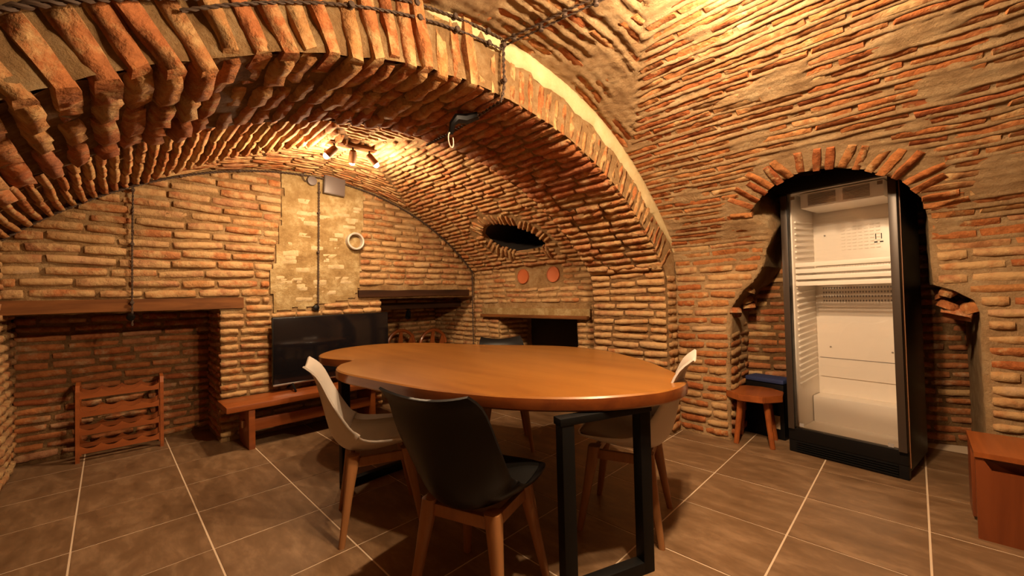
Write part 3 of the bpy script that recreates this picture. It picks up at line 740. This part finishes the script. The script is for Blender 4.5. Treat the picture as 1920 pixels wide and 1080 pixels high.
# ---- shell chairs
def shell_pts(u, v):
    C_ = [(.215, .452), (.17, .432), (.06, .405), (-.07, .392), (-.165, .408), (-.222, .47), (-.25, .56), (-.275, .67), (-.305, .785), (-.345, .852)]
    W = [.165, .215, .235, .24, .226, .208, .212, .210, .197, .178]
    E = [.018, .045, .075, .10, .12, .115, .085, .052, .028, .004]
    q = v * 9; i = min(8, int(q)); t = q - i
    def cr(A):
        g = lambda j: np.array(A[max(0, min(9, j))], float); a, b, c, d = g(i - 1), g(i), g(i + 1), g(i + 2)
        return .5 * (2 * b + (c - a) * t + (2 * a - 5 * b + 4 * c - d) * t * t + (3 * b - a - 3 * c + d) * t ** 3)
    cy, cz = cr(C_); w_ = float(cr(W)); e = float(cr(E))
    q2 = min(8.999, q + .01); cy2, cz2 = None, None
    h = .02; vv = max(0, min(1, v)); 
    def cpos(vq):
        qq = max(0, min(1, vq)) * 9; ii = min(8, int(qq)); tt = qq - ii
        g = lambda j: np.array(C_[max(0, min(9, j))], float); a, b, c, d = g(ii - 1), g(ii), g(ii + 1), g(ii + 2)
        return .5 * (2 * b + (c - a) * tt + (2 * a - 5 * b + 4 * c - d) * tt * tt + (3 * b - a - 3 * c + d) * tt ** 3)
    d = cpos(v + h) - cpos(v - h); d /= np.hypot(*d); nr = np.array([d[1], -d[0]])   # towards the sitter
    if nr[1] < 0 and v < .5: nr = -nr
    if nr[0] < 0 and v >= .5: nr = -nr
    k = abs(u) ** 2.1 * e; dip = -.022 * (1 - u * u) * max(0, (v - .86) / .14) ** 2
    fr = -.03 * abs(u) ** 3 * max(0, 1 - v / .12)
    return Vector((u * w_, cy + nr[0] * k + fr, cz + nr[1] * k + dip)), Vector((0, nr[0], nr[1]))

def make_chair(label, col, cushion):
    t = thing('dining_chair', label, 'chair')
    nu, nv = 14, 30; bm = bmesh.new(); th = .009; A, B = [], []
    for j in range(nv + 1):
        ra, rb_ = [], []
        for i in range(nu + 1):
            u, v = -1 + 2 * i / nu, j / nv; p, nn = shell_pts(u, v); ra.append(bm.verts.new(p)); rb_.append(bm.verts.new(p - nn * th))
        A.append(ra); B.append(rb_)
    for j in range(nv):
        for i in range(nu):
            bm.faces.new((A[j][i], A[j][i + 1], A[j + 1][i + 1], A[j + 1][i])); bm.faces.new((B[j][i], B[j + 1][i], B[j + 1][i + 1], B[j][i + 1]))
    bd = [A[0][i] for i in range(nu + 1)] + [A[j][nu] for j in range(1, nv + 1)] + [A[nv][i] for i in range(nu - 1, -1, -1)] + [A[j][0] for j in range(nv - 1, 0, -1)]
    bd2 = [B[0][i] for i in range(nu + 1)] + [B[j][nu] for j in range(1, nv + 1)] + [B[nv][i] for i in range(nu - 1, -1, -1)] + [B[j][0] for j in range(nv - 1, 0, -1)]
    for i in range(len(bd)): bm.faces.new((bd[i], bd2[i], bd2[(i + 1) % len(bd)], bd[(i + 1) % len(bd)]))
    sh = from_bm('shell', bm, M[col], t, True, 60)
    bm = bmesh.new(); A, B = [], []
    for j in range(15):
        ra, rb_ = [], []
        for i in range(11):
            u, v = (-1 + 2 * i / 10) * .86, .03 + .42 * j / 14; p, nn = shell_pts(u, v)
            e = (1 - abs(i - 5) / 5) * (1 - abs(j - 7) / 7); puff = .004 + .026 * min(1, e * 4) ** .5
            ra.append(bm.verts.new(p + nn * puff)); rb_.append(bm.verts.new(p + nn * .0015))
        A.append(ra); B.append(rb_)
    for j in range(14):
        for i in range(10): bm.faces.new((A[j][i], A[j][i + 1], A[j + 1][i + 1], A[j + 1][i])); bm.faces.new((B[j][i], B[j + 1][i], B[j + 1][i + 1], B[j][i + 1]))
    from_bm('seat_cushion', bm, M[cushion], t, True, 70)
    for sx in (-1, 1):
        for sy in (-1, 1):
            bm = bmesh.new(); tp, bt = Vector((sx * .135, sy * .125 - .01, .40)), Vector((sx * .192, sy * .19 - .005, 0))
            rg = []
            for f, hw in ((0, .014), (.5, .019), (.86, .026), (1, .029)):
                c = bt.lerp(tp, f); rg.append([bm.verts.new(c + Vector((a * hw, b * hw, 0))) for a, b in ((-1, -.6), (-.6, -1), (.6, -1), (1, -.6), (1, .6), (.6, 1), (-.6, 1), (-1, .6))])
            for a, b in zip(rg, rg[1:]):
                for i in range(8): bm.faces.new((a[i], a[(i + 1) % 8], b[(i + 1) % 8], b[i]))
            bm.faces.new(rg[0][::-1]); bm.faces.new(rg[-1])
            lg = from_bm('leg', bm, M['beech'], t, True, 50)
            box('foot_pad', (bt.x, bt.y, .004), (.022, .022, .008), M['black_plastic'], lg, bev=0)
    for c, s_ in (((0, .118, .363), (.27, .022, .045)), ((0, -.138, .363), (.27, .022, .045)), ((-.138, -.01, .363), (.022, .26, .045)), ((.138, -.01, .363), (.022, .26, .045))):
        box('seat_rail', c, s_, M['beech'], t, bev=.004)
    return t

def copy_thing(src, label):
    r = src.copy(); COL.objects.link(r); r['label'] = label
    for ch in list(src.children):
        c = ch.copy(); COL.objects.link(c); c.parent = r
        for g in list(ch.children):
            d = g.copy(); COL.objects.link(d); d.parent = c
    return r
def put(o, x, y, deg, sc=1.0): o.location = (x, y, 0); o.rotation_euler = (0, 0, R(deg - 90)); o.scale = (sc, sc, sc)
ch1 = make_chair('black shell chair with beech legs, its back turned to the viewer before the table', 'black_plastic', 'cushion_black'); ch1['group'] = 'shell chairs round the dining table'
ch2 = make_chair('white shell chair at the long curved side of the table nearest the television', 'white_plastic', 'cushion_white_shaded'); ch2['group'] = 'shell chairs round the dining table'
ch3 = copy_thing(ch2, 'white shell chair beside the brick pilaster, seen behind the black table legs')
ch4 = copy_thing(ch1, 'black shell chair mostly hidden on the far side of the table')
put(ch1, 1.035, 1.235, 18); put(ch2, 1.02, 2.03, -22); put(ch3, 1.88, 1.09, 108.6); put(ch4, 2.19, 2.29, 231, .95)

# ---- bench under the television
bn = thing('bench', 'long red-brown wooden bench against the brick pier, carrying the television', 'bench', (1.3, 3.87, 0))
box('seat', (0, 0, .337), (1.34, .36, .046), M['wood_red'], bn, bev=.006)
for sx in (-1, 1):
    lg = box('leg', (sx * .50, 0, .157), (.045, .32, .313), M['wood_red'], bn, bev=.005)
    box('tenon', (sx * .532, -.02, .18), (.03, .05, .055), M['beech'], lg, bev=.003)
box('stretcher', (0, -.12, .18), (.98, .03, .09), M['wood_red'], bn, bev=.004)
# ---- television
tv = thing('television', 'large black flat television standing on the red-brown bench', 'television', (1.56, 3.97, .36))
box('body', (0, .02, .355), (1.09, .035, .60), M['black_plastic'], tv, bev=.005)
box('screen', (0, .0, .358), (1.075, .006, .575), M['screen'], tv, bev=.001)
box('bottom_bezel', (0, -.002, .062), (1.09, .012, .014), M['steel'], tv, bev=.002)
for sx in (-1, 1):
    bm = bmesh.new(); tube(bm, [(sx * .40, -.12, .008), (sx * .39, 0, .06), (sx * .40, .12, .008)], .009, 6); from_bm('foot', bm, M['black_plastic'], tv, True)

# ---- bottle rack
rk = thing('bottle_rack', 'empty red-brown wooden wine rack with scalloped rails in the recess', 'rack', (.08, 4.49, 0), R(-1))
hh = .58
for sx in (-1, 1):
    bm = bmesh.new(); pts = [(sx * .235, -.115, 0), (sx * .235, -.115, hh - .06), (sx * .235, -.09, hh - .015), (sx * .235, -.05, hh), (sx * .235, .05, hh), (sx * .235, .09, hh - .015), (sx * .235, .115, hh - .06), (sx * .235, .115, 0)]
    vs = []
    for p in pts:
        pass
    outl = [(p[1], p[2]) for p in pts]; inn = [(y * .70 if abs(y) > .08 else y * .8, z - (.032 if z > .3 else 0)) for y, z in outl]
    for x in (sx * .235 - .011, sx * .235 + .011):
        vs.append([[bm.verts.new((x, y, z)) for y, z in outl], [bm.verts.new((x, y, z)) for y, z in inn]])
    for i in range(len(outl) - 1):
        bm.faces.new((vs[0][0][i], vs[0][0][i + 1], vs[0][1][i + 1], vs[0][1][i])); bm.faces.new((vs[1][0][i], vs[1][1][i], vs[1][1][i + 1], vs[1][0][i + 1]))
        bm.faces.new((vs[0][0][i], vs[1][0][i], vs[1][0][i + 1], vs[0][0][i + 1])); bm.faces.new((vs[0][1][i], vs[0][1][i + 1], vs[1][1][i + 1], vs[1][1][i]))
    from_bm('side_frame', bm, M['wood_red'], rk)
def scallop(z, front, rev=False):
    bm = bmesh.new(); n = 48; pts = []
    for i in range(n + 1):
        x = -.225 + .45 * i / n; ph = (i / n * 4) % 1; pts.append((x, z + .062 - .030 * math.sin(math.pi * ph) ** .8))
    outl = [(-.225, z)] + [(.225, z)] + pts[::-1]
    bm2 = bmesh.new(); a = [bm2.verts.new((x, -.006, zz)) for x, zz in outl]; b = [bm2.verts.new((x, .006, zz)) for x, zz in outl]; m_ = len(outl)
    bm2.faces.new(a); bm2.faces.new(b[::-1])
    for i in range(m_): bm2.faces.new((a[i], b[i], b[(i + 1) % m_], a[(i + 1) % m_]))
    bmesh.ops.translate(bm2, vec=(0, front, 0), verts=bm2.verts); bm.free()
    return from_bm('scalloped_rail', bm2, M['wood_red'], rk)
for z in (.06, .195, .33, .465):
    scallop(z, -.10); scallop(z, .10)

# ---- round-backed wooden seats in the corner recess
def hoop_seat(x, y, rz, label, top, wid):
    t = thing('hoop_back_chair', label, 'chair', (x, y, 0), rz, 'hoop-backed wooden chairs in the recess')
    n = 20; bm = bmesh.new()
    tube(bm, [(wid * math.cos(math.pi * i / n), .0, top - .2 + .185 * math.sin(math.pi * i / n)) for i in range(n + 1)], .022, 8); from_bm('back_hoop', bm, M['wood_red'], t, True)
    bm = bmesh.new()
    prism(bm, [(-wid * .35, top - .28), (-.02, top - .03), (.02, top - .03), (wid * .1, top - .28)], -.008, .008, Matrix.Rotation(R(90), 4, 'X')); from_bm('back_splat', bm, M['wood_red'], t)
    bm = bmesh.new()
    prism(bm, [(wid * .35, top - .28), (.15, top - .06), (.19, top - .09), (wid * .8, top - .28)], -.008, .008, Matrix.Rotation(R(90), 4, 'X')); from_bm('back_splat', bm, M['wood_red'], t)
    box('seat', (0, -.16, top - .32), (wid * 2, .36, .03), M['wood_red'], t, bev=.008)
    for sx in (-1, 1):
        for yy in (-.3, 0): box('leg', (sx * wid * .85, yy, (top - .33) / 2), (.035, .035, top - .33), M['wood_red'], t, bev=.004)
    return t
hoop_seat(2.68, 4.72, 0, 'low wooden chair with hooped back, the rear one of the pair in the recess', .76, .19)
hoop_seat(3.10, 4.62, 0, 'low wooden chair with hooped back, standing before the other hooped one', .74, .2)

# ---- stool, crate and cloth left of the fridge
st = thing('stool', 'small orange wooden stool with octagonal seat beside the fridge', 'stool', (3.50, .90, 0), R(8))
bm = bmesh.new(); prism(bm, [(.20 * math.cos(R(22.5 + 45 * i)), .20 * math.sin(R(22.5 + 45 * i))) for i in range(8)], .335, .385)
bmesh.ops.bevel(bm, geom=bm.edges[:], offset=.005, segments=2, affect='EDGES'); from_bm('seat', bm, M['wood_red'], st, True)
for i in range(4):
    a = R(45 + 90 * i); tube_obj('leg', [(.115 * math.cos(a), .115 * math.sin(a), .338), (.165 * math.cos(a), .165 * math.sin(a), 0)], [.022, .018], M['wood_red'], st, 10)
cr = thing('black_crate', 'black box with a card label on the floor behind the stool', 'box', (3.755, .86, 0), R(-12))
box('body', (0, 0, .21), (.16, .28, .42), M['black_plastic'], cr, bev=.006)
box('card_label', (-.082, -.06, .13), (.004, .10, .10), M['label'], cr, bev=0)
bm = bmesh.new(); bx(bm, (0, 0, .02), (.165, .285, .035), None, .012)
o = from_bm('blue_cloth', bm, M['blue'], None, True); o.location = (3.755, .86, .422); o.rotation_euler = (0, 0, R(-12)); tag(o, 'dark blue folded cloth lying on the black box behind the stool', 'cloth')

# ---- red-brown storage seat at the right
sb = thing('storage_seat', 'red-brown wooden storage box seat in the front right corner of the room', 'box', (2.99, -.162, 0))
W_ = .50
bm = bmesh.new(); v0 = [(-.205, .0), (.185, .0), (.185, -W_), (-.205, -W_)]
prism(bm, v0, .372, .395); from_bm('lid', bm, M['wood_red'], sb)
bm = bmesh.new()
prism(bm, [(-.004, .0), (-.004, .375), (-.025, .372), (-.055, .315), (-.35, .315), (-.40, .372), (-W_, .375), (-W_, 0)], -.195, -.175, Matrix(((0, 0, 1, 0), (1, 0, 0, 0), (0, 1, 0, 0), (0, 0, 0, 1))))
from_bm('front_panel', bm, M['wood_box'], sb)
box('side_panel', (.09, -.012, .196), (.16, .02, .352), M['wood_box'], sb, bev=.002)
box('side_panel', (-.01, -W_ + .012, .196), (.36, .02, .352), M['wood_box'], sb, bev=.002)
box('back_panel', (.175, -W_ / 2, .19), (.018, W_ - .05, .36), M['wood_box'], sb, bev=.002)
box('inner_panel', (-.12, -W_ / 2, .20), (.01, W_ - .06, .33), M['wood_box'], sb, bev=0)

# ---- display fridge
FR = thing('display_fridge', 'tall black glass-door drinks fridge with white interior in the niche', 'fridge', (3.40, .37, 0), R(-9))
FW, FD, FH = .622, .54, 1.93       # local x = depth (+ into niche), local y = width
def fbox(n, c, s, m, p=FR, bev=.004): return box(n, c, s, M[m], p, None, bev)
# cabinet shell: sides, top, back, bottom
fbox('cabinet_side', (.30, FW / 2 - .012, .98), (.50, .024, 1.88), 'black_plastic'); fbox('cabinet_side', (.30, -FW / 2 + .012, .98), (.50, .024, 1.88), 'black_plastic')
fbox('cabinet_top', (.30, 0, FH - .015), (.50, FW, .03), 'black_plastic'); fbox('cabinet_back', (.545, 0, .98), (.02, FW, 1.88), 'black_plastic')
fbox('cabinet_bottom', (.30, 0, .075), (.50, FW - .05, .12), 'black_plastic')
# liner
fbox('liner_back', (.50, 0, 1.0), (.02, .55, 1.74), 'white')
ll = fbox('liner_side', (.29, .272, 1.0), (.44, .012, 1.74), 'white'); lr = fbox('liner_side', (.29, -.272, 1.0), (.44, .012, 1.74), 'white')
fbox('liner_floor', (.29, 0, .145), (.44, .54, .02), 'white', bev=.008); fbox('liner_ceiling', (.29, 0, 1.86), (.44, .54, .02), 'white')
fbox('motor_step', (.42, 0, .25), (.16, .53, .20), 'white', bev=.015)
for k in range(30):
    z = .48 + k * .0435
    if 1.68 < z: break
    for sd, pa in ((.262, ll), (-.262, lr)): box('shelf_ledge', (.28, sd, z), (.34, .014, .012), M['white'], pa, Matrix.Rotation(R(-4), 3, 'Y'), .004)
ev = fbox('fan_unit', (.30, .0, 1.79), (.34, .46, .11), 'white', bev=.012)
for k in range(9): box('vent_slot', (.127, .10, 1.752 + k * .0095), (.006, .16, .003), M['grey'], ev, bev=0)
for k in range(9): box('vent_slot', (.127, -.09, 1.752 + k * .0095), (.006, .14, .003), M['grey'], ev, bev=0)
fbox('back_panel', (.485, 0, 1.06), (.012, .50, 1.16), 'white', bev=.004)
fbox('panel_seam', (.478, 0, .625), (.004, .50, .004), 'grey', bev=0)
for y_, z_ in ((.19, 1.56), (-.19, 1.60), (.18, .71), (-.17, .70)): lathe_obj('panel_screw', [(.0, 0), (.006, 0), (.006, .004), (0, .005)], M['grey'], FR, 8, axis_m((.476, y_, z_), (-1, 0, 0)))
# wire shelves
def shelf(z, n, name='wire_shelf'):
    bm = bmesh.new()
    for x in (.10, .22, .34, .46): tube(bm, [(x, -.25, z), (x, .25, z)], .004, 5)
    for k in range(n): y = -.25 + .5 * k / (n - 1); tube(bm, [(.095, y, z + .004), (.465, y, z + .004)], .0022, 4)
    o = from_bm(name, bm, M['shelf_wire'], FR)
    box('price_rail', (.09, 0, z - .008), (.008, .52, .03), M['white'], o, bev=.002)
    return o
for z in (1.20, 1.245, 1.29, 1.335): shelf(z, 34)
# rows of air holes in the back panel
for r_ in range(4):
    bm = bmesh.new()
    for k in range(26): bx(bm, (.477, -.21 + .42 * k / 25, 1.06 + r_ * .032), (.004, .008, .014))
    o = from_bm('air_holes', bm, M['grey'], FR)
for r_ in range(8):
    bm = bmesh.new()
    for k in range(7): bx(bm, (.477, -.12 + .033 * k, 1.44 + r_ * .024), (.005, .022, .006))
    from_bm('air_holes', bm, M['white'], FR)
# door
dr = fbox('door_header', (.025, 0, 1.885), (.05, FW, .09), 'black_plastic', bev=.004)
for sy in (-1, 1): fbox('door_stile', (.025, sy * (FW / 2 - .021), .99), (.05, .042, 1.70), 'black_plastic'); fbox('stile_trim', (-.003, sy * (FW / 2 - .021), .995), (.008, .038, 1.66), 'aluminium', bev=.002)
fbox('door_bottom_rail', (.025, 0, .13), (.05, FW, .085), 'black_plastic', bev=.004)
fbox('door_glass', (.012, 0, .995), (.006, FW - .08, 1.70), 'glass', bev=0)
fbox('door_edge_strip', (.050, -FW / 2 - .001, .99), (.012, .006, 1.85), 'copper', bev=0)
for y_, z_ in ((.235, 1.80), (-.235, 1.80), (.23, .20), (-.235, .19)): fbox('corner_sticker', (.007, y_, z_), (.002, .026, .022), 'grey', bev=0)
for y_ in (-.205, -.232):
    fbox('thermometer_mark', (.007, y_, 1.47), (.002, .004, .035), 'black', bev=0); fbox('thermometer_mark', (.007, y_, 1.435), (.002, .016, .008), 'black', bev=0)
kg = fbox('kick_grille', (.03, 0, .045), (.05, FW, .085), 'black_plastic')
for k in range(5): box('grille_slat', (.0, 0, .018 + k * .015), (.012, FW - .09, .006), M['black'], kg, bev=.001)

# ================================================================== LAMPS
def spot_lamp(name, label, loc, d_, watts, heads, rz=0):
    t = thing(name, label, 'lamp', loc, rz)
    box('ceiling_bar', (0, 0, -.02), (.36, .075, .025), M['beam'], t, bev=.004)
    for k, (x, dx, dy) in enumerate(heads):
        d = Vector((dx, dy, -1)).normalized(); hd = Vector((x, 0, -.075))
        tube_obj('swivel_arm', [(x, 0, -.03), (x, 0, -.075)], .007, M['black'], t, 6)
        h = lathe_obj('lamp_head', [(.0, -.05), (.022, -.05), (.028, -.03), (.03, .045), (.027, .045), (.024, .0), (0, -.01)], M['beam'], t, 16, axis_m(hd + d * .03, d))
        bp = hd + d * .082
        lathe_obj('bulb', [(.0, -.03), (.018, -.02), (.022, .0), (.016, .014), (0, .02)], M['bulb'], h, 12, axis_m(bp, d))
        for kind, f in (('SPOT', 1.0), ('POINT', .5)):
            ld = bpy.data.lights.new('bulb_light', kind); ld.energy = watts * f; ld.color = LAMP_COL; ld.shadow_soft_size = .028
            lo_ = bpy.data.objects.new('bulb_light', ld); COL.objects.link(lo_); lo_.parent = t; lo_.location = bp + d * .045
            if kind == 'SPOT':
                ld.spot_size = R(150); ld.spot_blend = 1.0; lo_.rotation_euler = d.to_track_quat('-Z', 'Y').to_euler()
    return t
spot_lamp('ceiling_spotlight', 'three-headed brown ceiling spotlight glowing under the back vault', (1.36, 3.08, 2.375), None, LAMP_W_BACK, [(-.14, -.9, .4), (.0, .2, .9), (.13, .9, -.1)], R(-4))
spot_lamp('ceiling_spotlight', 'three-headed brown ceiling spotlight on the vault above the viewer', (1.38, .36, 2.44), None, LAMP_W_FRONT, [(-.14, -.5, .9), (.0, .5, .5), (.13, 1.2, -.2)], R(20))

# ================================================================== CABLES AND SMALL WALL FIXTURES
def braided(bm, pts, r=.0045, turns=55, seg=3):
    """two strands wound round one another along the path"""
    P = [Vector(p) for p in pts]; d = [0]
    for a, b in zip(P, P[1:]): d.append(d[-1] + (b - a).length)
    n = max(8, int(d[-1] / .012)); lines = [[], []]
    for i in range(n + 1):
        s_ = d[-1] * i / n; k = min(len(P) - 2, max(0, int(np.searchsorted(d, s_)) - 1)); q = P[k].lerp(P[k + 1], (s_ - d[k]) / max(1e-6, d[k + 1] - d[k]))
        t = (P[k + 1] - P[k]).normalized(); a = t.orthogonal().normalized(); b = t.cross(a); ph = s_ * turns * 2
        for e in (0, 1): lines[e].append(q + (a * math.cos(ph + e * math.pi) + b * math.sin(ph + e * math.pi)) * r)
    for ln in lines: tube(bm, ln, r * .9, 5)

def cable(label, pts, knobs, nrm, r=.0045, parts=None):
    bm = bmesh.new(); braided(bm, pts, r); o = from_bm('cable', bm, M['cable'], None, True); tag(o, label, 'cable')
    for p in knobs: lathe_obj('insulator_knob', [(0, -.02), (.011, -.018), (.013, -.006), (.008, 0), (.013, .006), (.011, .012), (0, .014)], M['cable'], o, 10, axis_m(p, nrm))
    return o
yc = YB - .035
arc_pts = [(x, yc, top_z(x) - .035) for x in np.linspace(X0 + .02, X1 - .04, 40)]
cable('dark braided cable following the curve where end wall meets vault', arc_pts, [arc_pts[i] for i in (3, 9, 13, 18, 22, 26, 30, 34, 37)], (0, -1, 0), .006)
cable('dark cable hanging down the end wall to the lintel over the bottle rack', [(.135, yc, 2.02), (.13, yc, 1.6), (.128, yc, 1.0)], [(.135, yc, 2.0), (.13, yc, 1.6), (.128, yc, 1.17)], (0, -1, 0), .004)
cable('dark cable running down the plastered strip to above the television', [(1.452, yc, 2.3), (1.44, yc, 1.7), (1.428, yc, 1.05)], [(1.452, yc, 2.2), (1.445, yc, 2.0), (1.436, yc, 1.62)], (0, -1, 0), .005)
cable('dark cable dropping down the corner between end wall and side wall', [(X1 - .05, yc, 1.46), (X1 - .055, yc, 1.0), (X1 - .055, yc, .5)], [(X1 - .05, yc, 1.4), (X1 - .055, yc, .95)], (0, -1, 0), .005)
# arch cables
def on_arch(s_, o_): x, z, d = PF.at(s_); return (x + d[1] * o_ * 0 - (-d[1]) * o_, YA0 - .032, z - d[0] * o_)
def ap(x, o_):
    s_ = PF.s_of_x(x); xx, z, d = PF.at(s_); n = Vector((-d[1], 0, d[0])); p = Vector((xx, YA0 - .035, z)) + n * o_; return p
a1 = [ap(x, .02) for x in np.linspace(.1, 1.375, 14)]; a2 = [ap(x, .075) for x in np.linspace(.1, 1.375, 14)]
cable('upper of two braided cables strung along the top of the arch face', a1, [a1[i] for i in (5, 8, 10, 12)], (0, -1, 0), .0035)
cable('lower of two braided cables strung along the arch face', a2, [a2[i] for i in (5, 8, 10, 12)], (0, -1, 0), .0035)
bp_ = ap(1.38, .05); xI, zI, _ = PA.at(PA.s_of_x(1.38))
cable('dark cable dropping down the arch face and crossing under the arch', [bp_, (1.38, YA0 - .035, zI + .03), (1.375, YA0 - .02, zI - .035), (1.385, 1.65, zI - .05), (1.41, 1.9, zI - .045), (1.43, YA1 + .02, zI - .03)],
      [bp_, (1.38, YA0 - .035, zI + .06), (1.385, 1.62, zI - .045), (1.41, 1.88, zI - .04)], (0, -1, 0), .005)
cp = []
for t in np.linspace(0, 1, 12):
    y = YA0 - .02 - t * .75; x = 1.39 + .13 * t; s_ = PF.s_of_x(x); xx, z, d = PF.at(s_); cp.append(Vector((xx, y, z - .03)))
cable('double braided cable fixed along the vault from the arch towards the front lamp', [p + Vector((-.014, 0, 0)) for p in cp] , [cp[1], cp[5], cp[9]], (0, 0, -1), .0035)
cable('second braided cable beside the one on the vault above the arch', [p + Vector((.02, 0, 0)) for p in cp], [cp[3] + Vector((.02, 0, 0)), cp[7] + Vector((.02, 0, 0))], (0, 0, -1), .0032)
rp = [ap(x, -.012 + .01 * i) for i, x in enumerate(np.linspace(-.26, .16, 8))]
cable('thick twisted rope cable at the upper left end of the arch face', [p + Vector((0, -.02, 0)) for p in rp], [], (0, -1, 0), .006)
# junction box with pale loose wire under the arch
jb = thing('junction_box', 'black cable joint with a loop of pale wire under the arch', 'cable joint', (1.33, 1.66, zI - .04))
bm = bmesh.new(); tube(bm, [(.06, -.05, 0), (.02, 0, -.015), (-.03, .02, -.02), (-.05, .03, -.05), (-.04, .06, -.09)], [.02, .028, .026, .018, .014], 8); from_bm('joint_body', bm, M['black_plastic'], jb, True)
tube_obj('wire_loop', [(-.04 + .03 * math.cos(a), .06 + .03 * math.cos(a) * .6, -.125 + .038 * math.sin(a)) for a in np.linspace(R(100), R(400), 18)], .0035, M['wire_white'], jb, 6)
# small things on the end wall
vp = thing('wall_plate', 'tilted square dark plate fixed high on the plastered strip', 'plate', (1.59, YB - .05, 2.30), 0); vp.rotation_euler = (R(0), R(3), 0)
box('plate', (0, 0, 0), (.20, .05, .215), M['plate'], vp, bev=.006); box('face', (0, -.027, 0), (.185, .006, .2), M['plate'], vp, bev=.002)
jr = thing('round_junction_box', 'small round grey junction box left of the square plate', 'junction box', (1.385, YB - .03, 2.30))
lathe_obj('case', [(0, -.02), (.042, -.02), (.045, .0), (.042, .022), (0, .026)], M['plate'], jr, 20, axis_m((0, 0, 0), (0, -1, 0)))
tube_obj('cable_loop', [(-.03 + .05 * math.cos(a), -.01, .03 + .05 * math.sin(a)) for a in np.linspace(R(60), R(250), 12)], .005, M['cable'], jr, 6)
pp = lathe_obj('wall_pipe', [(.066, -.03), (.086, -.03), (.088, .05), (.080, .055), (.070, .05), (.068, -.25), (.0, -.25)], M['pipe'], None, 32, axis_m((1.795, YB - .02, 1.752), (0, -1, 0))); tag(pp, 'open white pipe end sticking out of the plastered strip', 'pipe')
kb = lathe_obj('wall_socket', [(0, -.02), (.024, -.02), (.03, .01), (.026, .03), (.012, .036), (0, .036)], M['black_plastic'], None, 18, axis_m((1.405, YB - .03, 1.085), (0, -1, 0))); tag(kb, 'small round black wall socket above the television', 'socket')
kb2 = lathe_obj('wall_socket', [(0, -.02), (.02, -.02), (.026, .01), (.022, .03), (0, .034)], M['black_plastic'], None, 18, axis_m((.12, YB - .035, 1.07), (0, -1, -.4))); tag(kb2, 'small black socket hanging at the beam over the bottle rack', 'socket')
rsl = thing('recess_spotlight', 'small black spotlight hanging under the inner plank beside the television', 'lamp', (2.62, YB + .34, 1.03))
tube_obj('stem', [(0, 0, 0), (0, 0, -.05)], .008, M['black'], rsl, 6); lathe_obj('head', [(0, -.05), (.028, -.045), (.034, .05), (.03, .05), (0, .02)], M['black'], rsl, 14, axis_m((-.02, -.03, -.07), (-.4, -.5, -.7)))
lathe_obj('base', [(0, 0), (.03, 0), (.03, .012), (0, .012)], M['black'], rsl, 14, axis_m((0, 0, -.002), (0, 0, -1)))
# terracotta pipe ends on the alcove wall
for y_, lb in ((3.19, 'round terracotta disc set in the alcove wall, the one nearer the corner cable'), (2.745, 'round terracotta disc set in the alcove wall, the one nearer the arch pilaster')):
    t = thing('terracotta_disc', lb, 'disc', (X1 - .002, y_, 1.377), 0, 'terracotta discs under the oval hole')
    lathe_obj('face', [(0, .012), (.07, .012), (.078, .014), (.078, -.02), (0, -.02)], M['terracotta'], t, 28, axis_m((0, 0, 0), (-1, 0, 0)))
    lathe_obj('rim', [(.078, .018), (.084, .018), (.086, .0), (.084, -.02), (.078, -.02)], M['terracotta'], t, 28, axis_m((0, 0, 0), (-1, 0, 0)))
